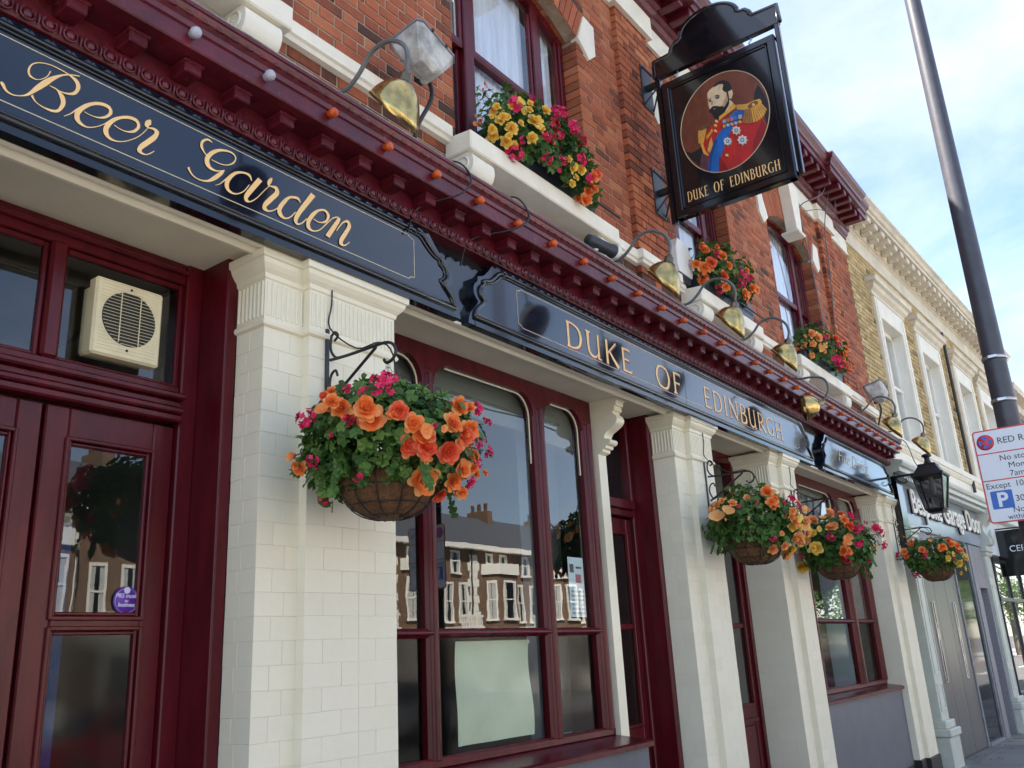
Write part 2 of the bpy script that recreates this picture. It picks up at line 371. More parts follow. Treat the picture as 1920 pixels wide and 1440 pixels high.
SCRIPT_STROKES = [[(1.0935,3.6529,1.0976,3.6595),(1.0992,3.6426,1.1076,3.6547),(1.1157,3.6265,1.1195,3.6344),(1.1407,3.6237,1.1414,3.6291),(1.168,3.635,1.1674,3.6392),(1.1932,3.6522,1.1883,3.6598),(1.2244,3.6905,1.212,3.7035),(1.2533,3.7297,1.2393,3.7458),(1.2736,3.7617,1.2655,3.7751),(1.301,3.7957,1.2988,3.8031),(1.3322,3.8169,1.3319,3.8224),(1.3655,3.8301,1.3656,3.8342)],
 [(1.255,3.7932,1.259,3.7924),(1.2457,3.7647,1.2481,3.7622),(1.2174,3.7348,1.2176,3.7318),(1.192,3.7371,1.1883,3.7296),(1.1855,3.7552,1.1777,3.7518),(1.1914,3.7816,1.1876,3.7849),(1.2132,3.8029,1.2128,3.8073),(1.2507,3.8169,1.2512,3.821),(1.2903,3.8177,1.2917,3.8227),(1.3244,3.813,1.3266,3.8188),(1.3495,3.7966,1.3592,3.8115),(1.3559,3.7776,1.3725,3.7853),(1.3512,3.7571,1.3606,3.7487),(1.3335,3.7391,1.3338,3.7306),(1.3042,3.7305,1.3034,3.7264),(1.2807,3.7309,1.2798,3.7276),(1.2607,3.7327,1.2597,3.7294)],
 [(1.2597,3.7294,1.2606,3.7327),(1.2857,3.7263,1.2883,3.7317),(1.3023,3.7003,1.3162,3.7154),(1.3069,3.678,1.3241,3.6817),(1.2986,3.6497,1.3058,3.6416),(1.2808,3.6374,1.28,3.6272),(1.2454,3.6332,1.244,3.6284),(1.2192,3.6417,1.2168,3.6373),(1.2068,3.663,1.1996,3.6534)],
 [(1.3963,3.6876,1.3974,3.6909),(1.4178,3.6848,1.4186,3.6881),(1.4498,3.6879,1.4499,3.6936),(1.4829,3.7041,1.4785,3.7133),(1.5056,3.7368,1.4912,3.7354),(1.4949,3.7636,1.4871,3.7499),(1.4626,3.7651,1.4608,3.75),(1.4256,3.7479,1.4289,3.7345),(1.3898,3.7164,1.3999,3.7037),(1.3649,3.6775,1.383,3.6731),(1.363,3.6442,1.3814,3.6574),(1.3812,3.6268,1.3885,3.6407),(1.4128,3.6263,1.4135,3.632),(1.4472,3.6455,1.4463,3.649),(1.4774,3.6729,1.4757,3.6757),(1.4977,3.6967,1.4948,3.7001)],
 [(1.3243,3.6301,1.3232,3.6324),(1.3464,3.651,1.3442,3.6541),(1.3684,3.6788,1.3645,3.6836),(1.3909,3.7026,1.3855,3.7104)],
 [(1.5165,3.6891,1.5178,3.6925),(1.5411,3.6827,1.5425,3.687),(1.5715,3.6846,1.5718,3.6904),(1.6035,3.6994,1.5979,3.7088),(1.6243,3.7347,1.611,3.7318),(1.6122,3.7625,1.6039,3.7484),(1.578,3.7628,1.5766,3.7482),(1.5394,3.7429,1.5427,3.7308),(1.5049,3.7131,1.5154,3.7019),(1.4799,3.6725,1.4993,3.6691),(1.4777,3.6391,1.4966,3.652),(1.4974,3.62,1.5044,3.6326),(1.5281,3.6204,1.529,3.6271),(1.5648,3.6373,1.564,3.641),(1.6079,3.6727,1.6061,3.6757),(1.6364,3.7077,1.6339,3.7097),(1.6588,3.7465,1.6564,3.7477)],
 [(1.663,3.7905,1.6693,3.7883),(1.6456,3.7746,1.6697,3.77),(1.6434,3.7528,1.6624,3.7617),(1.6567,3.7464,1.6607,3.7505)],
 [(1.6585,3.7463,1.6589,3.7506),(1.6808,3.7496,1.6848,3.7613),(1.6879,3.7406,1.7072,3.7513),(1.6784,3.7223,1.697,3.7134),(1.6531,3.6885,1.6685,3.675),(1.6275,3.6538,1.6447,3.6446),(1.6204,3.6239,1.6394,3.6357),(1.6404,3.6166,1.644,3.626),(1.6616,3.6226,1.661,3.6273),(1.6808,3.6393,1.6786,3.6428),(1.6944,3.6557,1.6927,3.6577)],
 [(1.9593,3.8255,1.9579,3.8224),(1.9349,3.8333,1.9341,3.8225),(1.9059,3.8104,1.9164,3.8057),(1.9004,3.7787,1.9129,3.7862),(1.917,3.7578,1.9224,3.7634),(1.9318,3.7462,1.9354,3.7506)],
 [(1.958,3.7371,1.9595,3.7411),(1.9965,3.7354,1.9978,3.7405),(2.0358,3.7452,2.0354,3.7498),(2.0718,3.7713,2.0659,3.7753),(2.0831,3.807,2.0764,3.8027),(2.0582,3.8246,2.0547,3.8163),(2.0076,3.8155,2.0079,3.8033),(1.9608,3.787,1.971,3.7732),(1.9289,3.7429,1.9504,3.7409),(1.9286,3.706,1.9495,3.7212),(1.9528,3.6892,1.9603,3.7028),(1.9896,3.6937,1.9902,3.7004),(2.0277,3.716,2.0271,3.7195)],
 [(2.0237,3.717,2.0264,3.7154),(2.0031,3.6987,2.0155,3.6894),(1.972,3.6634,1.9837,3.65),(1.9454,3.634,1.9475,3.624),(1.9108,3.6209,1.9092,3.6142),(1.8793,3.6243,1.876,3.6187),(1.8617,3.6414,1.8552,3.6343),(1.8559,3.657,1.8455,3.6481)],
 [(1.9848,3.6236,1.9841,3.6251),(2.0086,3.6403,2.0061,3.6432),(2.0322,3.6687,2.0278,3.672),(2.0514,3.6902,2.0453,3.695)],
 [(2.1718,3.7287,2.1681,3.7255),(2.16,3.7561,2.1521,3.744),(2.1208,3.7526,2.12,3.7427),(2.0774,3.7319,2.085,3.7205),(2.039,3.6855,2.0586,3.6812),(2.0306,3.6417,2.0514,3.6523),(2.0529,3.6195,2.0606,3.6319),(2.0914,3.624,2.091,3.6304),(2.1316,3.6553,2.128,3.6584),(2.1602,3.7019,2.1562,3.7033)],
 [(2.2037,3.7589,2.2278,3.7501),(2.1674,3.7011,2.1908,3.6933),(2.1345,3.6406,2.1571,3.6391),(2.14,3.6115,2.1536,3.6262),(2.168,3.6173,2.1662,3.623),(2.2033,3.6525,2.2,3.6549),(2.2382,3.7014,2.2345,3.7033),(2.2682,3.7416,2.2652,3.7432)],
 [(2.2764,3.7909,2.2837,3.7897),(2.2578,3.7678,2.2792,3.7679),(2.257,3.7455,2.2707,3.7515),(2.2676,3.7394,2.2713,3.7428)],
 [(2.2687,3.7409,2.2701,3.7462),(2.2981,3.7401,2.3106,3.7574),(2.2977,3.7238,2.3237,3.7245),(2.269,3.6867,2.2906,3.6764),(2.2385,3.6422,2.2604,3.6373),(2.2352,3.6106,2.2549,3.6266),(2.2656,3.6082,2.2671,3.6174),(2.299,3.6281,2.2966,3.6326),(2.3257,3.6539,2.3222,3.6575)],
 [(2.4521,3.7344,2.4484,3.7306),(2.4358,3.7552,2.4295,3.7408),(2.3858,3.7398,2.3897,3.7287),(2.3465,3.7021,2.3644,3.6944),(2.3172,3.6519,2.3419,3.6542),(2.3236,3.617,2.3428,3.6331),(2.3566,3.6077,2.3598,3.6182),(2.3928,3.6286,2.3889,3.6331),(2.4257,3.6699,2.4211,3.6725)],
 [(2.5128,3.8121,2.5418,3.8045),(2.4718,3.7452,2.4976,3.7382),(2.4334,3.6823,2.4584,3.6782),(2.4124,3.6291,2.4366,3.6344),(2.4302,3.6071,2.4368,3.6187),(2.4607,3.6229,2.4568,3.6276),(2.4946,3.6621,2.4901,3.665)],
 [(2.5318,3.6749,2.5341,3.6793),(2.5681,3.6705,2.5691,3.6759),(2.6151,3.6912,2.6057,3.6983),(2.6342,3.7359,2.616,3.7274),(2.6064,3.7579,2.6004,3.7453),(2.5589,3.7399,2.5642,3.7293),(2.517,3.7012,2.5363,3.6938),(2.4893,3.6508,2.5134,3.653),(2.4927,3.6147,2.5114,3.6293),(2.5274,3.6077,2.5296,3.6163),(2.5711,3.6306,2.5677,3.6347),(2.6191,3.6855,2.6141,3.6882),(2.6605,3.7364,2.6572,3.7381)],
 [(2.6537,3.7254,2.6519,3.7286),(2.6771,3.7408,2.6777,3.7484),(2.6821,3.7379,2.7041,3.7427),(2.6532,3.6923,2.6781,3.6883),(2.6077,3.619,2.6338,3.6138)],
 [(2.6802,3.6687,2.6763,3.6696),(2.7182,3.7237,2.7123,3.727),(2.7468,3.7413,2.7533,3.7577),(2.7503,3.7244,2.7757,3.7316),(2.7288,3.6837,2.7531,3.6814),(2.6997,3.6352,2.7261,3.6355),(2.6996,3.6037,2.7204,3.6181),(2.7288,3.6033,2.7288,3.6116),(2.7558,3.6256,2.7522,3.6286),(2.7673,3.6411,2.7634,3.6425)]]
PORTRAIT = [('red_coat',[(-0.7619,5.9588),(-0.8482,5.9565),(-0.9175,5.9769),(-0.9783,5.9389),(-1.1264,5.8107),(-1.1539,5.718),(-1.1192,5.6333),(-1.0421,5.5369),(-0.9312,5.4637),(-0.8166,5.4405),(-0.6871,5.4624),(-0.6155,5.5032),(-0.5474,5.5796),(-0.5939,5.7149),(-0.5784,5.8253),(-0.6496,5.9198),(-0.7115,5.9447)]),
 ('shade_black',[(-1.1371,6.1434),(-1.1763,6.0319),(-1.1981,5.8994),(-1.1748,5.7689),(-1.1566,5.7368),(-1.1489,5.8409),(-1.1025,5.964),(-1.086,6.0436)]),
 ('shade_black',[(-0.4136,5.7852),(-0.4799,5.7523),(-0.5716,5.7709),(-0.5914,5.6953),(-0.5346,5.5951),(-0.463,5.6968)]),
 ('sleeve_mauve',[(-0.5635,5.7069),(-0.618,5.6739),(-0.5962,5.519),(-0.534,5.5902)]),
 ('sash_blue',[(-0.9093,5.9858),(-0.9935,5.9474),(-0.9729,5.9002),(-0.871,5.843),(-0.8105,5.7463),(-0.7358,5.6146),(-0.6876,5.4662),(-0.5975,5.5135),(-0.6307,5.6583),(-0.7015,5.7932),(-0.7783,5.8632),(-0.8456,5.9369)]),
 ('skin',[(-0.8699,6.1188),(-0.8943,6.0865),(-0.9197,6.0278),(-0.7737,5.9744),(-0.7691,6.0131),(-0.8406,6.0433)]),
 ('skin',[(-0.753,6.3015),(-0.8353,6.294),(-0.8722,6.2073),(-0.8679,6.104),(-0.8225,6.0516),(-0.7257,6.0538),(-0.6891,6.1128),(-0.6855,6.1996),(-0.6927,6.2712)]),
 ('skin',[(-0.8769,6.1998),(-0.9094,6.1981),(-0.9151,6.1554),(-0.8931,6.1132),(-0.8688,6.1246)]),
 ('hair_black',[(-0.7477,6.2986),(-0.7807,6.3257),(-0.8396,6.3272),(-0.8919,6.2827),(-0.9105,6.2208),(-0.9045,6.1972),(-0.8747,6.1903),(-0.865,6.1685),(-0.8559,6.1939),(-0.8273,6.234),(-0.8412,6.2805),(-0.8068,6.3003),(-0.7669,6.2948)]),
 ('hair_black',[(-0.6756,6.0766),(-0.7031,6.1064),(-0.7286,6.1137),(-0.7611,6.1008),(-0.7975,6.082),(-0.8408,6.1166),(-0.8639,6.1743),(-0.8754,6.1741),(-0.8707,6.0817),(-0.8393,6.0334),(-0.7951,5.9908),(-0.7541,5.9728),(-0.7232,5.9971),(-0.7053,6.0473)]),
 ('lips',[(-0.7224,6.0891),(-0.7397,6.0864),(-0.7443,6.0769),(-0.727,6.0785)]),
 ('gold',[(-0.9006,6.0626),(-0.9266,6.0298),(-0.9144,6.0094),(-0.7615,5.9559),(-0.764,5.9892),(-0.8574,6.0251)]),
 ('gold',[(-0.93,6.0334),(-1.0241,6.0002),(-1.0806,6.005),(-1.1349,5.9981),(-1.1482,5.9632),(-1.1242,5.9233),(-1.0333,5.9323),(-0.9284,5.9874)]),
 ('gold_dark',[(-1.0208,5.976),(-1.0515,5.9958),(-1.0933,5.997),(-1.1184,5.9791),(-1.1104,5.9552),(-1.0713,5.9394),(-1.0311,5.9497)]),
 ('gold_light',[(-1.0764,5.9884),(-1.0814,5.9717),(-1.0953,5.9653),(-1.0835,5.9605),(-1.0862,5.9469),(-1.074,5.9587),(-1.0628,5.9577),(-1.0664,5.9704),(-1.0588,5.9821),(-1.0694,5.9783)]),
 ('gold',[(-0.5628,5.9369),(-0.6416,5.9338),(-0.6215,5.8694),(-0.5928,5.7983),(-0.5496,5.8167),(-0.5527,5.8887)]),
 ('gold_dark',[(-0.5678,5.9453),(-0.5973,5.9744),(-0.6702,5.9652),(-0.6561,5.9326),(-0.591,5.9246)]),
 ('gold',[(-0.6888,5.9047),(-0.6261,5.8517),(-0.6289,5.8193),(-0.6905,5.8727)]),
 ('gold',[(-0.5772,5.8154),(-0.5884,5.8106),(-0.5999,5.7227),(-0.6294,5.6712),(-0.6183,5.6604),(-0.5821,5.6991),(-0.5672,5.7988)]),
 ('gold',[(-0.6719,5.8267),(-0.6774,5.7416),(-0.66,5.6975),(-0.6344,5.6876),(-0.6212,5.7138),(-0.647,5.7855)]),
 ('red_dark',[(-1.1258,5.8059),(-1.1546,5.7227),(-1.1149,5.6351),(-1.0321,5.5311),(-1.0037,5.5232),(-1.0282,5.6325),(-1.0872,5.7273)]),
 ('red_dark',[(-0.7177,5.6222),(-0.7553,5.5458),(-0.781,5.4548),(-0.6968,5.4635)]),
 ('sash_dark',[(-0.7015,5.7932),(-0.6307,5.6583),(-0.5981,5.5183),(-0.6239,5.5079),(-0.6555,5.648),(-0.7204,5.7748)]),
 ('skin_dark',[(-0.8611,6.1967),(-0.8643,6.1057),(-0.8238,6.0615),(-0.8062,6.0748),(-0.8428,6.1315)]),
 ('eye_dark',[(-0.7531,6.1893),(-0.7781,6.1935),(-0.7958,6.1799),(-0.7893,6.167),(-0.765,6.1678)]),
 ('eye_dark',[(-0.6895,6.1849),(-0.7132,6.1846),(-0.7193,6.1711),(-0.701,6.1668)]),
 ('hair_black',[(-0.7501,6.2035),(-0.7796,6.2045),(-0.8002,6.1905),(-0.7787,6.1975)]),
 ('hair_black',[(-0.6873,6.1987),(-0.7101,6.1988),(-0.7218,6.1901),(-0.7045,6.1939)]),
 ('skin_dark',[(-0.7208,6.1672),(-0.7323,6.165),(-0.7239,6.1307),(-0.7132,6.1388)]),
 ('gold_brown',[(-0.9953,5.952),(-1.0059,5.9504),(-0.9774,5.8294),(-0.9617,5.8384)]),
 ('gold_brown',[(-1.0091,5.95),(-1.0196,5.9484),(-0.9978,5.8177),(-0.9821,5.8267)]),
 ('gold_brown',[(-1.0228,5.9479),(-1.0333,5.9463),(-1.0188,5.807),(-1.0024,5.8151)]),
 ('gold_brown',[(-1.0364,5.9458),(-1.0468,5.9449),(-1.0451,5.8034),(-1.0248,5.8062)]),
 ('gold',[(-1.0497,5.9451),(-1.0596,5.946),(-1.0713,5.7998),(-1.0511,5.8026)]),
 ('gold',[(-1.0625,5.9463),(-1.0723,5.9471),(-1.0957,5.8007),(-1.0773,5.799)]),
 ('gold',[(-1.0752,5.9474),(-1.0851,5.9482),(-1.1169,5.8096),(-1.1005,5.8028)]),
 ('gold',[(-1.088,5.9485),(-1.098,5.9507),(-1.138,5.8185),(-1.1217,5.8117)]),
 ('gold',[(-1.101,5.9516),(-1.1111,5.9545),(-1.154,5.8341),(-1.1428,5.8205)]),
 ('gold',[(-1.114,5.9553),(-1.1241,5.9582),(-1.1668,5.8541),(-1.1569,5.8387)]),
 ('gold',[(-1.1271,5.959),(-1.1371,5.9619),(-1.1795,5.874),(-1.1697,5.8586)]),
 ('medal_grey',[(-0.7932,5.9396),(-0.8214,5.9353),(-0.8189,5.9022),(-0.7908,5.9074)]),
 ('gold_brown',[(-0.8292,5.9359),(-0.8573,5.9316),(-0.8545,5.8967),(-0.8265,5.9019)]),
 ('medal_pink',[(-0.865,5.9323),(-0.8929,5.928),(-0.8898,5.8912),(-0.862,5.8964)]),
 ('medal_blue',[(-0.9006,5.9287),(-0.9283,5.9244),(-0.925,5.8858),(-0.8973,5.8909)]),
 ('medal_grey',[(-0.936,5.9251),(-0.9636,5.9208),(-0.9599,5.8804),(-0.9324,5.8855)]),
 ('gold',[(-0.8128,5.8707),(-0.8091,5.8633),(-0.8016,5.8609),(-0.7932,5.8646),(-0.7871,5.873),(-0.7857,5.8827),(-0.7894,5.8902),(-0.7969,5.8925),(-0.8053,5.8888),(-0.8114,5.8805)]),
 ('medal_grey',[(-0.8484,5.8653),(-0.8446,5.8579),(-0.8372,5.8556),(-0.8288,5.8593),(-0.8228,5.8676),(-0.8214,5.8773),(-0.8251,5.8848),(-0.8326,5.8871),(-0.8409,5.8834),(-0.8469,5.8751)]),
 ('gold',[(-0.8837,5.86),(-0.88,5.8526),(-0.8726,5.8502),(-0.8643,5.8539),(-0.8583,5.8622),(-0.8568,5.8719),(-0.8606,5.8793),(-0.868,5.8816),(-0.8763,5.8779),(-0.8823,5.8697)]),
 ('medal_grey',[(-0.9188,5.8546),(-0.9151,5.8472),(-0.9077,5.8449),(-0.8995,5.8486),(-0.8935,5.8568),(-0.8921,5.8665),(-0.8959,5.8739),(-0.9032,5.8762),(-0.9115,5.8725),(-0.9174,5.8643)]),
 ('gold',[(-0.9537,5.8493),(-0.9501,5.8419),(-0.9427,5.8396),(-0.9345,5.8433),(-0.9286,5.8515),(-0.9272,5.8611),(-0.9309,5.8685),(-0.9383,5.8708),(-0.9465,5.8672),(-0.9524,5.859)]),
 ('star_silver',[(-0.9385,5.7724),(-0.9236,5.7663),(-0.9227,5.7469),(-0.9058,5.7562),(-0.8928,5.7465),(-0.8838,5.7658),(-0.8662,5.7715),(-0.8704,5.7895),(-0.8586,5.8074),(-0.8737,5.8135),(-0.8745,5.833),(-0.8916,5.8235),(-0.9046,5.8332),(-0.9136,5.8138),(-0.9311,5.8081),(-0.9268,5.7901)]),
 ('medal_blue',[(-0.9154,5.7825),(-0.912,5.7743),(-0.9049,5.7704),(-0.8962,5.7716),(-0.8881,5.7777),(-0.8829,5.787),(-0.8819,5.7972),(-0.8854,5.8053),(-0.8924,5.8093),(-0.9012,5.808),(-0.9092,5.8019),(-0.9144,5.7925)]),
 ('star_silver',[(-0.9067,5.7863),(-0.9045,5.7819),(-0.9,5.7805),(-0.8951,5.7826),(-0.8915,5.7875),(-0.8907,5.7933),(-0.8929,5.7977),(-0.8973,5.7991),(-0.9023,5.797),(-0.9058,5.7921)]),
 ('star_silver',[(-0.9833,5.6598),(-0.9669,5.653),(-0.9659,5.6317),(-0.9473,5.6417),(-0.933,5.631),(-0.9231,5.6521),(-0.9038,5.6582),(-0.9085,5.678),(-0.8955,5.6975),(-0.9121,5.7043),(-0.9131,5.7258),(-0.9318,5.7156),(-0.9462,5.7264),(-0.956,5.7051),(-0.9752,5.699),(-0.9705,5.6792)]),
 ('medal_blue',[(-0.958,5.6707),(-0.9541,5.6617),(-0.9464,5.6573),(-0.9368,5.6586),(-0.928,5.6652),(-0.9222,5.6754),(-0.9211,5.6865),(-0.925,5.6955),(-0.9327,5.6999),(-0.9423,5.6986),(-0.9512,5.692),(-0.9569,5.6817)]),
 ('star_silver',[(-0.9483,5.6748),(-0.9459,5.6699),(-0.941,5.6684),(-0.9356,5.6707),(-0.9317,5.676),(-0.9308,5.6824),(-0.9332,5.6873),(-0.9381,5.6888),(-0.9435,5.6865),(-0.9474,5.6811)]),
 ('star_silver',[(-0.8494,5.7041),(-0.8353,5.6983),(-0.8345,5.6802),(-0.8186,5.6888),(-0.8064,5.6797),(-0.7978,5.6976),(-0.7812,5.7029),(-0.7851,5.7197),(-0.7739,5.7364),(-0.7881,5.7422),(-0.7889,5.7604),(-0.805,5.7517),(-0.8172,5.7608),(-0.8258,5.7427),(-0.8422,5.7374),(-0.8383,5.7206)]),
 ('medal_blue',[(-0.8276,5.7134),(-0.8243,5.7058),(-0.8177,5.702),(-0.8095,5.7031),(-0.8019,5.7088),(-0.7969,5.7175),(-0.7959,5.727),(-0.7992,5.7346),(-0.8058,5.7383),(-0.8141,5.7372),(-0.8217,5.7315),(-0.8266,5.7228)]),
 ('star_silver',[(-0.8193,5.7169),(-0.8172,5.7128),(-0.8131,5.7115),(-0.8084,5.7135),(-0.805,5.718),(-0.8042,5.7234),(-0.8063,5.7276),(-0.8105,5.7289),(-0.8151,5.7269),(-0.8185,5.7223)]),
 ('gold_light',[(-0.7506,5.9461),(-0.7473,5.9396),(-0.7408,5.9376),(-0.7334,5.9409),(-0.728,5.9482),(-0.7267,5.9568),(-0.73,5.9633),(-0.7366,5.9653),(-0.7439,5.962),(-0.7493,5.9547)]),
 ('gold_light',[(-0.7372,5.9104),(-0.7339,5.9039),(-0.7273,5.9019),(-0.72,5.9051),(-0.7146,5.9124),(-0.7133,5.921),(-0.7166,5.9275),(-0.7231,5.9295),(-0.7305,5.9262),(-0.7359,5.9189)]),
 ('gold_light',[(-0.7294,5.8587),(-0.7262,5.8522),(-0.7196,5.8502),(-0.7123,5.8534),(-0.7069,5.8607),(-0.7056,5.8692),(-0.7088,5.8757),(-0.7154,5.8777),(-0.7228,5.8745),(-0.7281,5.8672)]),
 ('gold_light',[(-0.7991,5.5903),(-0.7959,5.5839),(-0.7895,5.5818),(-0.7823,5.5848),(-0.7771,5.5918),(-0.7758,5.6),(-0.779,5.6064),(-0.7855,5.6086),(-0.7927,5.6055),(-0.7979,5.5986)])]
FLOWERS = {}
FLOWERS['b1'] = [('o',-0.371,-0.029,0.099,0.027),('o',-0.392,-0.041,0.045,0.031),('o',-0.374,-0.131,0.034,0.044),('o',-0.323,-0.235,-0.018,0.057),('o',-0.259,-0.304,0.011,0.042),('o',-0.213,-0.335,-0.032,0.044),('o',-0.17,-0.348,-0.068,0.042),('o',-0.212,-0.302,-0.103,0.049),('o',-0.016,-0.39,0.059,0.037),('o',-0.06,-0.395,-0.017,0.041),('o',0.036,-0.397,-0.024,0.042),('o',-0.05,-0.358,-0.115,0.054),('o',-0.077,-0.256,-0.201,0.059),('o',-0.313,0.226,-0.07,0.028),('o',-0.31,0.179,-0.12,0.035),('o',0.088,-0.317,-0.154,0.037),('o',0.088,-0.266,-0.193,0.042),('o',0.105,-0.181,-0.23,0.033),('o',0.242,-0.165,-0.196,0.034),('o',0.27,-0.237,-0.136,0.02),('o',-0.13,-0.321,-0.135,0.027),('o',0.011,-0.393,-0.051,0.041),('p',-0.259,-0.222,0.141,0.041),('p',-0.222,-0.242,0.154,0.027),('p',-0.29,-0.221,0.111,0.031),('p',-0.26,-0.272,0.092,0.022),('p',-0.397,0.033,0.022,0.036),('p',-0.342,-0.122,0.113,0.022),('p',-0.366,-0.161,-0.011,0.026),('p',-0.326,-0.188,0.092,0.018),('p',-0.354,0.053,-0.121,0.029),('p',-0.269,-0.097,-0.189,0.025),('p',-0.135,0.234,-0.21,0.027),('p',-0.106,-0.084,-0.254,0.023),('p',0.113,-0.368,0.074,0.026),('p',0.227,-0.336,0.048,0.022),('p',0.143,-0.368,-0.044,0.024),('p',0.271,-0.3,-0.054,0.029),('p',0.171,-0.317,-0.118,0.029),('p',0.258,-0.208,-0.166,0.03),('p',-0.137,-0.373,-0.031,0.016),('p',-0.398,-0.014,0.026,0.022)]
FLOWERS['b2'] = [('e',-0.345,0.077,0.126,0.026),('e',-0.375,-0.015,0.092,0.039),('e',-0.394,0.02,0.043,0.047),('e',-0.383,0.113,0.014,0.052),('e',-0.35,0.163,0.072,0.031),('e',-0.153,-0.369,0.013,0.034),('e',-0.017,-0.398,0.027,0.035),('e',-0.136,-0.365,-0.062,0.051),('e',-0.007,-0.382,-0.079,0.043),('e',0.145,-0.347,-0.114,0.035),('e',0.028,-0.317,-0.163,0.052),('e',-0.13,-0.174,-0.227,0.048),('e',0.12,-0.185,-0.235,0.053),('e',0.116,-0.188,-0.235,0.04),('e',-0.198,-0.285,-0.134,0.024),('o',-0.234,-0.229,0.155,0.052),('o',-0.277,-0.266,0.076,0.043),('o',-0.246,-0.283,0.094,0.034),('y',-0.093,-0.368,-0.084,0.043),('y',0.124,-0.225,-0.218,0.044),('p',-0.384,-0.065,0.063,0.021),('p',-0.108,-0.357,0.098,0.03),('p',-0.088,-0.382,0.053,0.035),('p',-0.34,-0.172,0.082,0.021),('p',-0.237,-0.226,-0.155,0.024)]
FLOWERS['b3'] = [('y',-0.372,0.082,0.083,0.043),('y',-0.078,0.322,-0.165,0.089),('y',-0.388,0.064,-0.048,0.059),('y',-0.37,0.014,0.101,0.032),('e',-0.076,-0.016,0.273,0.05),('e',-0.357,-0.089,0.105,0.053),('e',-0.126,0.184,0.234,0.056),('e',-0.245,0.006,0.213,0.033),('e',-0.36,0.172,0.019,0.054),('o',-0.134,-0.136,0.237,0.049),('o',-0.285,-0.235,0.104,0.048),('o',-0.344,-0.203,-0.013,0.047),('o',-0.342,-0.158,-0.091,0.053),('o',-0.311,-0.198,-0.104,0.037),('p',-0.138,-0.208,0.211,0.054),('p',-0.234,-0.288,0.101,0.053),('p',-0.389,-0.086,0.024,0.037),('p',-0.005,-0.365,0.11,0.049),('p',0.085,-0.394,0.058,0.043),('p',0.107,-0.393,-0.041,0.038),('p',-0.288,-0.163,-0.151,0.048),('p',-0.278,-0.283,-0.033,0.042),('p',-0.298,0.223,-0.1,0.038),('p',-0.067,-0.298,-0.174,0.027),('p',-0.108,-0.325,0.139,0.021)]
FLOWERS['b4'] = [('o',-0.312,0.273,0.045,0.049),('o',-0.413,0.043,0.041,0.043),('o',-0.365,-0.192,0.054,0.052),('o',-0.295,-0.273,0.081,0.052),('o',-0.248,-0.329,0.056,0.047),('o',-0.219,-0.358,0.001,0.047),('o',-0.306,0.171,0.154,0.033),('o',-0.365,-0.055,0.134,0.035),('y',-0.313,-0.274,-0.038,0.047),('y',-0.198,-0.314,-0.131,0.052),('y',-0.338,-0.222,-0.076,0.039),('y',-0.153,-0.376,-0.071,0.043),('y',0.038,-0.316,-0.183,0.033),('p',-0.418,0.014,-0.027,0.043),('p',-0.211,0.195,-0.204,0.044),('p',-0.292,-0.284,-0.069,0.026),('p',-0.149,0.392,0.013,0.045),('p',-0.024,0.258,-0.231,0.031)]
FLOWERS['w1'] = [('y',-0.647,-0.092,-0.047,0.028),('y',-0.492,-0.16,0.03,0.034),('y',-0.615,-0.088,-0.119,0.039),('y',-0.54,-0.113,-0.15,0.045),('y',-0.387,-0.182,-0.057,0.048),('y',-0.279,-0.199,0.064,0.033),('y',-0.605,-0.027,-0.19,0.045),('y',-0.531,-0.067,-0.216,0.039),('y',-0.389,-0.155,-0.165,0.036),('y',-0.488,-0.148,-0.107,0.023),('y',-0.475,-0.164,-0.029,0.032),('y',-0.561,-0.137,-0.022,0.028),('y',-0.322,-0.19,-0.081,0.032),('y',0.026,-0.185,-0.195,0.036),('y',0.131,-0.19,-0.17,0.034),('y',0.094,-0.166,-0.232,0.03),('o',0.349,-0.18,-0.11,0.04),('o',0.366,-0.147,-0.196,0.035),('o',0.31,-0.101,-0.28,0.044),('o',-0.675,0.028,-0.117,0.02),('p',-0.535,-0.147,0.0,0.045),('p',-0.4,-0.174,0.093,0.035),('p',-0.221,-0.209,-0.025,0.047),('p',-0.039,-0.193,0.171,0.036),('p',-0.285,-0.191,-0.11,0.04),('p',0.015,-0.215,0.077,0.054),('p',0.105,-0.217,0.029,0.037),('p',-0.456,-0.071,-0.253,0.051),('p',-0.233,-0.151,-0.234,0.035),('p',0.091,-0.206,-0.119,0.046),('p',-0.087,-0.182,-0.199,0.03),('p',0.241,-0.177,-0.178,0.031),('p',-0.441,-0.128,-0.192,0.028),('p',-0.147,-0.214,-0.045,0.035),('p',-0.088,-0.157,-0.249,0.021)]
FLOWERS['w2'] = [('o',-0.568,-0.085,0.037,0.048),('o',-0.451,-0.141,0.085,0.027),('o',-0.603,-0.005,-0.078,0.043),('o',-0.565,-0.052,-0.115,0.053),('o',-0.524,-0.108,-0.072,0.059),('o',-0.418,-0.162,0.006,0.048),('o',-0.336,-0.18,-0.066,0.038),('o',-0.385,-0.137,-0.163,0.054),('o',-0.515,-0.008,-0.189,0.048),('o',-0.022,-0.22,-0.019,0.039),('o',0.135,-0.197,-0.131,0.056),('o',0.064,-0.167,-0.218,0.045),('o',0.253,-0.187,-0.115,0.04),('p',-0.58,-0.06,0.077,0.027),('p',-0.488,-0.136,0.002,0.032),('p',-0.36,-0.079,-0.248,0.043),('p',-0.149,-0.205,-0.094,0.049),('p',-0.109,-0.19,-0.16,0.044),('p',0.028,-0.216,-0.062,0.034),('p',-0.183,-0.141,-0.24,0.033)]
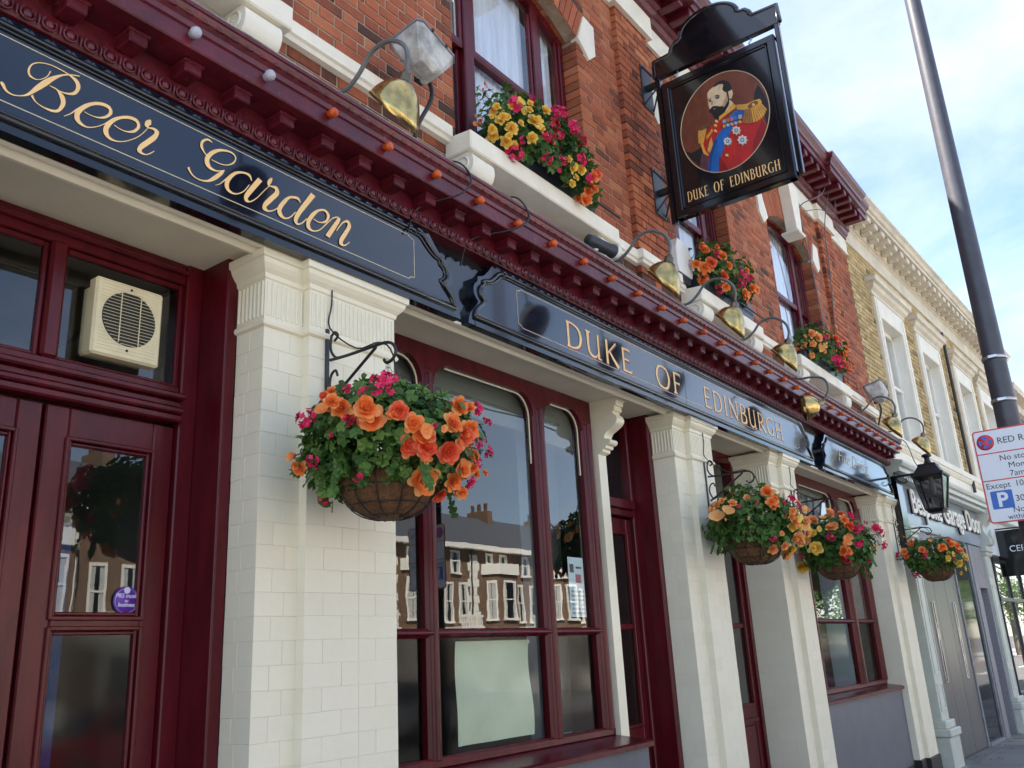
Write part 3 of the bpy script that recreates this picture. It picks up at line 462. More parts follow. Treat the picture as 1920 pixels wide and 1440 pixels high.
FLOWERS['w3'] = [('e',-0.632,-0.095,-0.008,0.034),('e',-0.541,-0.139,-0.014,0.059),('e',-0.6,-0.097,-0.091,0.037),('e',-0.658,-0.019,-0.112,0.037),('e',-0.483,-0.137,-0.125,0.042),('e',-0.55,-0.055,-0.193,0.037),('e',-0.628,0.046,-0.133,0.042),('e',-0.437,-0.161,-0.092,0.034),('o',-0.125,-0.213,0.059,0.061),('o',0.314,-0.188,0.124,0.036),('o',0.158,-0.212,-0.045,0.053),('o',0.386,-0.187,0.065,0.045),('o',0.257,-0.185,-0.137,0.045),('o',0.513,-0.128,-0.146,0.037),('o',-0.332,-0.191,0.046,0.034),('p',-0.134,-0.19,-0.159,0.061),('p',0.005,-0.172,-0.213,0.061),('p',-0.218,-0.168,-0.193,0.043),('p',-0.093,-0.218,-0.008,0.038),('p',0.514,-0.134,-0.133,0.037),('p',-0.413,-0.178,0.01,0.034)]
GZ = -.1                                             # level of the pavement
# ------------------------------------------------------------------ the setting
part('ground', 'asphalt', None, lambda m: m.add([(-400, -400, GZ-.16), (500, -400, GZ-.16), (500, 400, GZ-.16), (-400, 400, GZ-.16)], [(0, 1, 2, 3)]), kind='structure')
part('road', 'asphalt', None, lambda m: m.add([(-60, -13.2, GZ-.13), (160, -13.2, GZ-.13), (160, -2.78, GZ-.13), (-60, -2.78, GZ-.13)], [(0, 1, 2, 3)]), kind='structure')
def marks(m):
    for i in range(40): m.box(-20+i*4, -18+i*4, -8.06, -7.94, GZ-.13, GZ-.124)
part('lane_marking', 'road_paint', None, marks, kind='structure')
part('red_route_line', 'red_line', None, lambda m: [m.box(-40, 140, -3.12, -3.02, GZ-.13, GZ-.125), m.box(-40, 140, -12.9, -12.8, GZ-.13, GZ-.125)], kind='structure')
pav = part('pavement', 'mortar_grey', None, lambda m: m.box(-40, 140, -2.64, 2.0, GZ-.2, GZ-.012), kind='structure')
kerb = part('kerb', 'kerb_stone', None, lambda m: [m.cbox(-40+i*.915, -40+i*.915+.905, -2.8, -2.645, GZ-.25, GZ-.004, .012) for i in range(190)], kind='structure')
part('far_pavement', 'pavement_stone', None, lambda m: m.box(-40, 140, -20, -13.2, GZ-.25, GZ-.02), kind='structure')
k = 0
for j in range(5):                                   # paving slabs that can be told apart, then a joined field
    for i in range(60):
        x0 = 8.0+i*.6+(.3 if j % 2 else 0); y0 = -2.64+j*.6
        if y0 > .2: continue
        if i < 40 and in_view(x0+.3, y0+.3, GZ) and k < 200:
            put_brick('slab_stone', pav, x0+.004, x0+.594, y0+.004, y0+.594, GZ-.05, GZ+rng.uniform(-.002, .002), rng.random(), 'paving_slab', .005); k += 1
ms = MB()
for j in range(5):
    for i in range(70):
        x0 = -12+i*.6+(.3 if j % 2 else 0); y0 = -2.64+j*.6
        if not (x0 >= 7.9 and in_view(x0+.3, y0+.3, GZ)) and y0 < .2: ms.box(x0+.004, x0+.594, y0+.004, y0+.594, GZ-.05, GZ-.001, rng.random())
ms.build('paving_slabs', 'slab_stone', pav, kind='stuff')

# ------------------------------------------------------------------ the pub
pub = thing('pub_building', 'red brick pub with maroon cornice and cream painted ground floor pilasters', 'building')
XL, XR, YW = -2.2, 13.08, -.05                        # left and right ends, face of the upper brickwork
ZB, ZT = 4.05, 7.52
WIN = [(.42, 2.04), (3.73, 5.35), (6.90, 8.25), (9.55, 11.16)]     # first floor openings
SPR, RISE, SILLZ = 6.50, .22, 4.70
def arch_z(x, a, b):
    h = (b-a)/2; rr = (h*h+RISE*RISE)/(2*RISE); c = (a+b)/2
    return SPR+RISE-rr+math.sqrt(max(0, rr*rr-(x-c)**2))
def backing(m):
    xs = [XL]+[v for w in WIN for v in w]+[XR]
    y0, y1 = YW+.005, .22
    for i in range(0, len(xs), 2): m.box(xs[i]+(.012 if i else 0), xs[i+1]-(.012 if i+2 < len(xs) else 0), y0, y1, ZB, ZT)
    for a, b in WIN:
        m.box(a-.012, b+.012, y0, y1, ZB, SILLZ)
        top = [(a+(b-a)*k/16, arch_z(a+(b-a)*k/16, a, b)) for k in range(17)]
        m.prism([(b+.012, ZT), (a-.012, ZT)]+[(x+(-.012 if k == 0 else .012 if k == 16 else 0), z+.012) for k, (x, z) in enumerate(top)], 'y', y0, y1)
uw = part('upper_wall', 'mortar', pub, backing)
def free(z0, z1, lo, hi, holes):
    """spans of a course that no opening cuts"""
    cut = []
    for a, b, f in holes:
        w = f(z0, z1)
        if w: cut.append(w)
    out = [(lo, hi)]
    for a, b in cut:
        nx = []
        for p, q in out:
            if b <= p or a >= q: nx.append((p, q))
            else:
                if a-p > .03: nx.append((p, a))
                if q-b > .03: nx.append((b, q))
        out = nx
    return out
def win_hole(a, b):
    def f(z0, z1):
        if z1 <= SILLZ or z0 > SPR+RISE+.26: return None
        if z1 <= SPR+.02: return (a, b)
        e = max(0, min(1, (z1-SPR)/.48))*.14           # the arch ring widens the gap
        t = (z0-SPR-.12)/(RISE+.14)
        if t < 0: return (a-e-.02, b+e+.02)
        h = (b-a)/2+.14; w = h*math.sqrt(max(0, 1-t)); c = (a+b)/2
        return (c-w, c+w)
    return f
holes = [(a, b, win_hole(a, b)) for a, b in WIN]
BR = []
PIL_UP = [(6.02, 6.62), (11.62, 12.2)]                 # shallow brick piers
CH = .0755
nz = int((ZT-ZB)/CH)
for j in range(nz):
    z0 = ZB+j*CH
    spans = free(z0, z0+CH, XL, XR, holes)
    for c in [v for q in PIL_UP for v in q]: spans = [p for lo, hi in spans for p in (((lo, c), (c, hi)) if lo+.02 < c < hi-.02 else ((lo, hi),))]
    for (lo, hi) in spans:
        off = (j % 2)*.1685+.02*math.sin(j*1.7); x = lo; kk = 0
        first = True
        while x < hi-.02:
            L = ((.1135, .057)[kk] if kk < 2 else (.2275, .1135)[kk % 2]) if j % 2 else (.2275, .1135)[kk % 2]   # Flemish bond with closers
            e = min(hi, x+L)
            if hi-e < .045: e = hi
            BR.append((x+(0 if x == lo else .005), e-(0 if e == hi else .005), z0+.005, z0+CH-.005)); x = e; kk += 1
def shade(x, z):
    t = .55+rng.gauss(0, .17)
    if z < 4.75: t -= .38                              # darker strip below the sills
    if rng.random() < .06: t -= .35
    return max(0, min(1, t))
def front(x0, x1):
    return YW-.05 if any(a-.01 <= (x0+x1)/2 <= b+.01 for a, b in PIL_UP) else YW
seen = sorted([b for b in BR if in_view(b[0], YW, b[2]) and in_view(b[1], YW, b[3])], key=lambda b: (Vector((b[0], YW, b[2]))-CAM).length/(b[1]-b[0]+.12))[:300]
sset = set(seen); mbk = MB()
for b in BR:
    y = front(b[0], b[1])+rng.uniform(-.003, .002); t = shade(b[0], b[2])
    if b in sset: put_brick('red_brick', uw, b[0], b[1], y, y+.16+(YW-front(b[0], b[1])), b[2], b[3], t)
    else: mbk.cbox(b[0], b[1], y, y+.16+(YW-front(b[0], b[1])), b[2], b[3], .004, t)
mbk.build('bricks', 'red_brick', uw, kind='stuff')
for a, b in WIN:                                       # gauged brick arches, springers, keystones
    ar = part('arch', 'mortar', pub, lambda m: m.prism([(a-.14, SPR+.30), (a, SPR)]+[(a+(b-a)*k/16, arch_z(a+(b-a)*k/16, a, b)) for k in range(1, 16)]+[(b, SPR), (b+.14, SPR+.30)]+[(b+.14-(b-a+.28)*k/16, SPR+.30+(RISE)*math.sin(math.pi*k/16)) for k in range(1, 16)], 'y', YW+.002, YW+.1))
    n = 26
    for i in range(n):
        u0, u1 = (i+.07)/n, (i+.93)/n
        lo = [(a+(b-a)*u, arch_z(a+(b-a)*u, a, b)+.002) for u in (u0, u1)]
        hi = [(a-.14+(b-a+.28)*u, SPR+.30+RISE*math.sin(math.pi*u)-.002) for u in (u1, u0)]
        part('voussoir', 'red_brick', ar, lambda m: m.prism(lo+hi, 'y', YW-.008+rng.uniform(-.002, .002), YW+.15, shade(a, 6)))
    c = (a+b)/2
    part('keystone', 'white_stone', pub, lambda m: [m.prism([(c-.10, SPR+RISE-.16), (c+.10, SPR+RISE-.16), (c+.17, SPR+RISE+.52), (c-.17, SPR+RISE+.52)], 'y', -.19, YW-.004), m.cbox(c-.13, c+.13, -.22, YW+.06, SPR+RISE-.2, SPR+RISE-.158, .01)])
    for s_ in (-1, 1):
        e = a if s_ < 0 else b
        part('springer_block', 'white_stone', pub, lambda m: m.prism([(e+s_*.0, SPR-.01), (e+s_*.12, SPR+.28), (e+s_*.28, SPR+.26), (e+s_*.27, SPR-.04), (e+s_*.16, SPR-.14)], 'y', -.075, YW+.05))
# sash windows of the first floor, with net curtains
def sash(name, a, b, mulls):
    w = thing_part(name, pub)
    y0, y1 = .085, .16
    top = lambda x: arch_z(min(max(x, a), b), a, b)-.0
    f = MB()
    for x0, x1 in [(a, a+.06)]+mulls+[(b-.06, b)]: f.cbox(x0, x1, y0, y1, SILLZ, max(top(x0), top(x1))+.01, .008)
    pts = [(a+(b-a)*k/14, top(a+(b-a)*k/14)) for k in range(15)]
    f.prism([(x, z+.01) for x, z in pts]+[(x, z-.075) for x, z in pts[::-1]], 'y', y0+.004, y1)
    f.cbox(a, b, y0-.02, y1, SILLZ-.01, SILLZ+.06, .008)
    f.build('frame', 'maroon', w)
    ed = [a+.06]+[v for q in mulls for v in q]+[b-.06]
    for i in range(0, len(ed), 2):
        p, q = ed[i], ed[i+1]; mr = 5.72 if q-p > .5 else 5.72
        s = MB()
        for (z0, z1, yy) in ((SILLZ+.06, mr, .135), (mr-.045, SPR+.02, .10)):
            s.cbox(p, p+.035, yy, yy+.035, z0, z1, .005); s.cbox(q-.035, q, yy, yy+.035, z0, z1, .005)
            s.cbox(p, q, yy+.001, yy+.034, z0, z0+.05, .005)
        s.cbox(p, q, .098, .17, mr-.03, mr+.02, .005)
        s.build('sash', 'maroon', w)
        part('pane', 'glass_far', w, lambda m: [m.box(p+.03, q-.03, .150, .153, SILLZ+.1, mr-.03), m.box(p+.03, q-.03, .115, .118, mr+.01, SPR+RISE)])
        nc = MB(); nn = 40; vs = []
        for k in range(nn+1):
            x = p+(q-p)*k/nn; yy = .20+.018*math.sin(k*1.9)+.01*math.sin(k*.7+p)
            vs += [(x, yy, SILLZ), (x, yy, SPR+.3)]
        nc.add(vs, [(2*k, 2*k+2, 2*k+3, 2*k+1) for k in range(nn)], .5, True); nc.fix = False
        nc.build('net_curtain', 'net', w)
    B('room', 'dark_room', w, (a-.1, b+.1, .9, .95, SILLZ-.2, 7.0), (a-.1, b+.1, .222, .9, SILLZ-.25, SILLZ-.2), (a-.1, b+.1, .222, .9, 6.96, 7.0))
    return w
def thing_part(name, parent):
    o = bpy.data.objects.new(name, None); col.objects.link(o); o.parent = parent; o.empty_display_size = .1; ORG[o] = ORG[parent]; return o
sash('sash_window', *WIN[0], [(.72, .83), (1.59, 1.69)])
sash('sash_window', *WIN[1], [(4.03, 4.14), (4.90, 5.0)])
sash('sash_window', *WIN[2], [(7.18, 7.28), (7.88, 7.98)])
sash('sash_window', *WIN[3], [(9.88, 9.98), (10.72, 10.82)])
# string course, sills and scroll brackets
STR = [(0, 4.645), (.035, 4.65), (.045, 4.67), (.06, 4.68), (.06, 4.755), (.05, 4.765), (0, 4.775)]
SILLS = [(.2, 2.28), (3.63, 5.41), (6.84, 8.30), (9.40, 11.24)]
e = [XL]+[v for s_ in SILLS for v in s_]+[XR]
for i in range(0, len(e), 2):
    pts = [(e[i], YW), (e[i+1], YW)]
    for a, b in PIL_UP:
        if e[i] < a and e[i+1] > b: pts = [(e[i], YW), (a, YW), (a, YW-.05), (b, YW-.05), (b, YW), (e[i+1], YW)]
    part('string_course', 'white_stone', pub, lambda m: m.plan(pts, STR))
def bracket_prof():
    P = [(YW, 4.27), (-.09, 4.275), (-.125, 4.30), (-.115, 4.35), (-.135, 4.385), (-.185, 4.385), (-.228, 4.415), (-.245, 4.465), (-.238, 4.515), (-.21, 4.545), (YW, 4.545)]
    return crom(P[1:-1], 4)
for (a, b) in SILLS:
    part('window_sill', 'white_stone', pub, lambda m: [m.cbox(a, b, -.25, YW+.13, 4.548, 4.68, .008), m.prism([(-.245, 4.676), (YW+.14, 4.676), (YW+.14, 4.705)], 'x', a+.004, b-.004)])
    for x in ((a+.02, a+.23), (b-.27, b-.06)):
        br = part('scroll_bracket', 'white_stone', pub, lambda m: m.prism([(YW, 4.27)]+bracket_prof()+[(YW, 4.546)], 'x', x[0], x[1]))
        for xx in (x[0]-.003, x[1]+.003):
            def vol(m):
                sp = [(xx, -.163+(.070-.0042*k)*math.cos(k*.55), 4.466+(.070-.0042*k)*math.sin(k*.55)) for k in range(15)]
                m.tube(sp, .007, 5)
                m.tube([(xx, -.07, 4.36), (xx, -.10, 4.38), (xx, -.115, 4.42), (xx, -.11, 4.46)], .006, 5)
            part('volute', 'white_stone', br, vol)
# top of the pub: pale frieze and heavy maroon cornice
FR = [(XL, YW)]
for a, b in PIL_UP: FR += [(a-.03, YW), (a-.03, YW-.06), (b+.03, YW-.06), (b+.03, YW)]
FR += [(XR, YW)]
part('frieze', 'white_stone', pub, lambda m: m.plan(FR, [(-.05, 7.24), (.03, 7.245), (.03, 7.50), (-.05, 7.50)]))
uc = part('upper_cornice', 'maroon_old', pub, lambda m: m.plan(FR, [(-.05, 7.49), (.05, 7.495), (.05, 7.53), (.08, 7.56), (.09, 7.60), (.12, 7.62), (.12, 7.71), (.38, 7.715), (.38, 7.80), (.40, 7.81), (.41, 7.85), (.45, 7.89), (.465, 7.93), (.465, 7.95), (-.05, 8.0)]))
mm = MB(); mm.cbox(-.05, .05, -.24, 0, 0, .085, .01); me = mm.mesh('modillion', 'maroon_old')
for i in range(42):
    x = 3.0+i*.24
    if x < 13.0: link('modillion', me, uc, (x, YW-.12-(.06 if any(a-.1 < x < b+.1 for a, b in PIL_UP) else 0), 7.628))
# body of the building behind the front, with a sun-blocking roof slab
for q in ((XL, XL+.2, .23, 9, GZ, 7.95), (XR-.2, XR, .5, 9, GZ, 7.95), (XL+.2, XR-.2, 8.8, 9, GZ, 7.95)): B('outer_wall', 'mortar', pub, q)
B('roof', 'lead', pub, (XL, XR, -.08, 9, 7.96, 8.06))  # unseen slab, added to keep the sun from behind off the front
B('parapet_block', 'white_stone', pub, (10.6, 11.1, -.2, .2, 7.98, 8.14), (10.7, 10.86, -.18, .0, 8.14, 8.28))
B('interior', 'dark_room', pub, (XL+.2, XR-.2, 4.2, 4.3, GZ, 3.6), (XL, XR, .46, 9, GZ-.1, GZ+.02), (XL, XR, .46, 9, 3.56, 3.66), (5.95, 6.05, .6, 4.2, GZ, 3.6), (2.4, 2.5, .55, 4.2, GZ, 3.6), (8.85, 8.95, .55, 4.2, GZ, 3.6))
# ------------------------------------------------------------------ shop cornice with modillions and egg ornament
prof = [(.0, 3.93), (-.135, 3.935), (-.145, 3.95), (-.15, 3.985), (-.13, 4.0), (-.13, 4.085), (-.295, 4.083), (-.30, 4.09), (-.30, 4.165), (-.31, 4.172), (-.315, 4.195), (-.335, 4.215), (-.345, 4.24), (-.352, 4.245), (-.352, 4.262), (-.33, 4.27), (-.05, 4.345), (0, 4.345)]
CXR = 13.05
sc = part('shop_cornice', 'maroon_old', pub, lambda m: m.prism(prof, 'x', XL, CXR))
part('flashing', 'weathered_white', sc, lambda m: m.prism([(-.34, 4.272), (-.345, 4.276), (-.045, 4.352), (-.045, 4.347)], 'x', XL, CXR))
mm = MB(); mm.cbox(-.041, .041, -.105, .0, .006, .06, .006); mm.cbox(-.047, .047, -.112, .0, .05, .066, .004); me = mm.mesh('modillion', 'maroon_old')
for i in range(50):
    x = 1.03+i*.249
    if x < 13: link('modillion', me, sc, (x, -.13, 4.017))
mm = MB(); mm.sphere((0, -.006, .0), (.019, .014, .024), 8, 6)
mm.tube([(.027*math.sin(t), -.007, .002-.029*math.cos(t)) for t in [q*.5-2.4 for q in range(10)]], .0055, 5)
mm.tube([(.041, -.006, .022), (.041, -.012, .0), (.041, -.004, -.026)], [.007, .006, .002], 5); me = mm.mesh('egg_ornament', 'maroon_old')
for i in range(152):
    x = .9+i*.08
    if x < 13: link('egg_ornament', me, sc, (x, -.146, 3.966))
def scal(m):
    for i in range(160): m.sphere((1.0+i*.075, -.332, 4.218), (.028, .010, .012), 6, 4)
part('leaf_ornament', 'maroon_old', sc, scal, kind='stuff')
# fascia behind the sign boards, soffit and its moulding
B('fascia', 'black_gloss', pub, (XL, 13.06, -.062, .03, 3.49, 3.945))
part('soffit', 'cream', pub, lambda m: m.box(XL, 13.06, .045, .46, 3.493, 3.53))
part('soffit_moulding', 'cream_gloss', pub, lambda m: m.prism([(-.0625, 3.487), (-.0625, 3.470), (-.04, 3.466), (-.03, 3.474), (-.012, 3.476), (-.002, 3.466), (.012, 3.456), (.028, 3.456), (.04, 3.464), (.045, 3.478), (.055, 3.496), (.055, 3.512), (-.03, 3.512)], 'x', XL, 13.06))
# ------------------------------------------------------------------ pilasters of glazed cream brick
def pilaster(x0, xs, x1, back, label):
    pl = part('pilaster', 'cream', pub, lambda m: m.prism([(x0+.0022, back), (x0+.0022, .0022), (xs+.0022, .0022), (xs+.0022, -.0478), (x1-.0022, -.0478), (x1-.0022, back)], 'z', GZ, 3.48))
    tag(pl, label)
    h = .099; nc = int((3.11-.14)/h); t = lambda: rng.uniform(.28, .72)
    def jig(): return rng.uniform(-.0012, .0003)
    for j in range(nc+1):
        za, zb = .14+j*h+.0006, min(3.112, .14+(j+1)*h-.0006)
        if zb-za < .03: continue
        cx, cy = (.15, .10) if j % 2 else (.085, back*.62)
        g = .0006
        put_brick('cream_brick', pl, x0, x0+cx-g, jig(), cy-g, za, zb, t(), c=.001)
        put_brick('cream_brick', pl, x0+cx+g, xs+.02, jig(), .06, za, zb, t(), c=.001)
        q = jig(); put_brick('cream_brick', pl, x0+q, x0+.06, cy+g, back-.002, za, zb, t(), c=.001)
        L = .2; x = xs
        w = [.105, .215] if j % 2 else [.215, .105]; i = 0
        while x < x1-.01:
            e = min(x1, x+w[i % 2]); i += 1
            if x1-e < .05: e = x1
            put_brick('cream_brick', pl, x+(0 if x == xs else g), e-(0 if e == x1 else g), -.05+jig(), .04, za, zb, t(), c=.001); x = e
    path = [(x0, back), (x0, 0), (xs, 0), (xs, -.05), (x1, -.05), (x1, .2)]
    cp = part('capital', 'cream_gloss', pl, lambda m: [m.plan(path, [(-.02, 3.105), (.0, 3.11), (.014, 3.118), (.018, 3.13), (.012, 3.143), (.003, 3.15), (.003, 3.345), (.010, 3.352), (.014, 3.372), (.03, 3.39), (.043, 3.41), (.05, 3.43), (.06, 3.435), (.062, 3.468), (-.02, 3.469)])])
    def flutes(m):
        def rib(x, y): m.tube([(x, y, 3.165), (x, y, 3.335)], .0075, 6)
        n = int((xs-x0)/.026)
        for i in range(n): rib(x0+(i+.5)*(xs-x0)/n, -.003)
        n = int(min(back, .2)/.026)
        for i in range(n): rib(x0-.003, (i+.5)*min(back, .2)/n)
        n = int((x1-xs)/.026)
        for i in range(n): rib(xs+(i+.5)*(x1-xs)/n, -.053)
    part('fluting', 'cream_gloss', pl, flutes)
    part('plinth', 'bitumen', pl, lambda m: m.plan(path, [(-.02, .139), (.012, .14), (.02, .13), (.02, GZ-.02), (-.02, GZ-.02)]))
    return pl
pilaster(.17, .39, .955, .2, 'cream brick pilaster left of the entrance doors')
B('side_bay', 'maroon', pub, (XL, .17, .30, .42, GZ, 3.495), c=.01)
pilaster(2.36, 2.583, 3.15, .2, 'broad cream brick pilaster beside the beer garden doors')
pilaster(6.46, 6.68, 7.09, .2, 'cream brick pilaster right of the narrow maroon door')
pilaster(8.57, 8.80, 9.17, .41, 'cream brick pilaster with a deep plain return')
pilaster(12.45, 12.70, 13.2, .27, 'end pilaster with a cracked arris by the next shop')
# ------------------------------------------------------------------ beer garden doors with transom lights
dr = thing_part('entrance_doors', pub)
YD = .43
B('frame', 'maroon', dr, (2.215, 2.30, YD-.03, YD+.06, GZ, 3.50), (.96, 1.04, YD-.03, YD+.06, GZ, 3.50), (1.04, 2.215, YD-.02, YD+.06, 3.39, 3.50), (1.04, 2.215, YD-.05, YD+.02, 3.43, 3.452), (2.298, 2.31, .202, YD+.05, GZ, 3.50), c=.006)
B('jamb_panel', 'maroon', dr, (2.30, 2.362, .20, .3, GZ, 3.498), c=.006)
B('transom_bar', 'maroon', dr, (1.04, 2.215, YD-.06, YD+.04, 2.70, 2.735), (1.04, 2.215, YD-.075, YD+.03, 2.735, 2.765), (1.04, 2.215, YD-.05, YD+.04, 2.765, 2.80), (1.04, 2.215, YD-.085, YD+.04, 2.80, 2.83), (1.04, 2.215, YD-.02, YD+.05, 2.83, 2.88), c=.008)
B('transom_mullion', 'maroon', dr, (1.575, 1.645, YD-.03, YD+.04, 2.875, 3.40), c=.012)
for x0, x1 in ((1.04, 1.575), (1.645, 2.215)):
    tl = B('transom_light', 'maroon', dr, (x0, x0+.012, YD, YD+.03, 2.88, 3.39), (x1-.022, x1, YD, YD+.03, 2.88, 3.39), (x0+.012, x1-.022, YD, YD+.03, 3.365, 3.39), (x0+.012, x1-.022, YD, YD+.03, 2.88, 2.895))
    part('pane', 'glass_clear', dr, lambda m: m.box(x0, x1, YD+.015, YD+.018, 2.88, 3.39))
for s_, (x0, x1) in enumerate(((1.045, 1.622), (1.636, 2.212))):
    g0, g1 = (x0+.098, x1-.098)
    lf = B('door_leaf', 'maroon', dr, (x0, g0, YD, YD+.045, GZ+.01, 2.69), (g1, x1, YD, YD+.045, GZ+.01, 2.69), (g0, g1, YD+.001, YD+.044, 2.555, 2.69), (g0, g1, YD+.001, YD+.044, GZ+.01, .72), (g0, g1, YD+.001, YD+.044, 1.80, 1.845), c=.006)
    def mould(m):
        for za, zb in ((1.845, 2.555), (.72, 1.80)):
            for i, (o_, yy, w) in enumerate(((.0, YD-.012, .018), (.02, YD+.004, .014))):
                m.cbox(g0-.012+o_, g0-.012+o_+w, yy, yy+.03, za-.01, zb+.01, .004); m.cbox(g1+.012-o_-w, g1+.012-o_, yy, yy+.03, za-.01, zb+.01, .004)
                m.cbox(g0+o_, g1-o_, yy+.001, yy+.03, zb+.012-o_-w, zb+.012-o_, .004); m.cbox(g0+o_, g1-o_, yy+.001, yy+.03, za-.012+o_, za-.012+o_+w, .004)
    part('moulding', 'maroon', dr, mould)
    part('pane', 'glass_clear', dr, lambda m: m.box(g0, g1, YD+.02, YD+.023, 1.84, 2.56))
    part('frosted_pane', 'glass_wavy', dr, lambda m: m.box(g0, g1, YD+.02, YD+.023, .70, 1.81))
B('threshold', 'pavement_stone', dr, (1.0, 2.36, .1, .6, GZ-.05, GZ+.04))
B('lobby_wall', 'room_grey', dr, (.9, 2.38, 2.0, 2.05, GZ, 3.5), (2.36, 2.39, .55, 2.0, GZ, 3.5))
part('flag_curtain', 'red_coat', dr, lambda m: m.box(1.86, 1.98, 1.0, 1.02, .2, 2.2)); part('flag_curtain', 'sash_blue', dr, lambda m: m.box(1.98, 2.08, 1.0, 1.02, .4, 2.3)); part('flag_curtain', 'white_board', dr, lambda m: m.box(1.55, 1.75, 1.2, 1.22, .2, 1.5))
# ------------------------------------------------------------------ bar windows
def bar_window(name, xa, xb, mulls, y, trz, label, sillx):
    w = tag(thing_part(name, pub), label)
    z0, z1 = 1.05, 3.50
    f = MB()
    for p, q in [(xa, xa+.14)]+mulls+[(xb-.14, xb)]:
        f.cbox(p, q, y, y+.08, z0, z1-.15, .018); f.tube([((p+q)/2, y-.002, z0+.05), ((p+q)/2, y-.002, 3.30)], (q-p)*.2, 8); f.cbox(p+.02, q-.02, y-.012, y+.02, z0+.04, 3.30, .01)
    f.cbox(xa, xb, y-.006, y+.08, z0, z0+.06, .012); f.cbox(xa+.1, xb-.1, y-.004, y+.06, trz[0], trz[1], .016); f.tube([(xa+.1, y-.003, (trz[0]+trz[1])/2), (xb-.1, y-.003, (trz[0]+trz[1])/2)], .014, 8)
    f.build('frame', 'maroon', w)
    ed = [xa+.14]+[v for q in mulls for v in q]+[xb-.14]
    for i in range(0, len(ed), 2):
        p, q = ed[i], ed[i+1]; r = .15 if q-p > .3 else .1; zt = 3.395
        a_ = p if i == 0 else (ed[i-1]+p)/2; b_ = q if i == len(ed)-2 else (q+ed[i+2])/2
        if i == 0: a_ = xa
        if i == len(ed)-2: b_ = xb
        poly = [(a_, z1), (b_, z1), (b_, zt-r), (q, zt-r)]+[(q-r+r*math.cos(t), zt-r+r*math.sin(t)) for t in [R(9*k) for k in range(1, 11)]]+[(p+r+r*math.cos(t), zt-r+r*math.sin(t)) for t in [R(90+9*k) for k in range(0, 11)]]+[(a_, zt-r)]
        part('head_board', 'maroon', w, lambda m: m.prism(poly, 'y', y+.004, y+.07))
        part('bead', 'cream_gloss', w, lambda m: m.tube([(q-.004, y+.045, 2.9), (q-.004, y+.045, zt-r)]+[(q-.004-r+r*math.cos(t), y+.045, zt-r-.004+r*math.sin(t)) for t in [R(15*k) for k in range(1, 7)]]+[(p+r, y+.045, zt-.004)], .006, 5))
        part('pane', 'glass_clear', w, lambda m: m.box(p-.01, q+.01, y+.05, y+.053, trz[1]-.01, zt+.01))
        part('frosted_pane', 'glass_wavy', w, lambda m: m.box(p-.01, q+.01, y+.05, y+.053, z0+.04, trz[0]+.01))
        part('roller_blind', 'blind', w, lambda m: [m.box(p-.05, q+.05, y+.13, y+.134, 3.13+.04*(i == 2), 3.5), m.tube([(p-.05, y+.132, 3.13+.04*(i == 2)), (q+.05, y+.132, 3.12+.04*(i == 2))], .012, 6)])
    part('sill', 'maroon', w, lambda m: m.prism([(.04, .985), (.04, 1.015), (.06, 1.025), (y+.05, 1.06), (y+.05, .985)], 'x', sillx[0], sillx[1]))
    B('stall_riser', 'grey_paint', w, (sillx[0]+.001, sillx[1]-.012, .075, y+.1, GZ-.02, .986))
    B('riser_base', 'bitumen', w, (sillx[0]+.001, sillx[1]-.02, .06, .08, GZ-.02, .1))
    return w
bar_window('bar_window', 3.12, 5.735, [(3.79, 3.90), (4.955, 5.09)], .33, (1.735, 1.787), 'three light bar window with a large blank paper sheet', (3.15, 5.735))
bar_window('bar_window', 9.14, 12.47, [(9.95, 10.09), (11.40, 11.58)], .24, (1.80, 1.855), 'three light bar window above a grey riser by the end pilaster', (9.17, 12.448))
# grey reveal and furniture seen dimly inside the first bar window
B('window_ledge', 'room_grey', pub, (3.2, 5.7, .45, .95, .95, 1.0)); B('pillar_inside', 'white_board', pub, (5.50, 5.62, .62, .9, .9, 3.4)); B('pillar_inside', 'white_board', pub, (12.1, 12.25, .5, .8, .9, 3.4))
part('wall_scallop', 'black_iron', pub, lambda m: m.prism([(5.36, 3.3), (5.36, 3.18), (5.30, 3.14), (5.33, 3.05), (5.26, 3.0), (5.31, 2.9), (5.30, 1.1), (5.48, 1.1), (5.48, 3.3)], 'y', .52, .56))
# post with console between window and narrow door
cons = [(.42, 3.50), (.075, 3.50), (.075, 3.468), (.095, 3.46), (.10, 3.43), (.115, 3.425), (.115, 3.39), (.135, 3.385), (.13, 3.365)]+crom([(.11, 3.35), (.10, 3.32), (.115, 3.285), (.16, 3.255), (.205, 3.23), (.225, 3.20), (.22, 3.185)], 3)+crom([(.215, 3.18), (.185, 3.175), (.175, 3.155), (.19, 3.135), (.215, 3.13)], 3)+[(.22, 3.11), (.245, 3.105), (.25, 3.085), (.29, 3.07), (.29, GZ), (.42, GZ)]
part('console_post', 'cream_gloss', pub, lambda m: m.prism(cons, 'x', 5.736, 5.85))
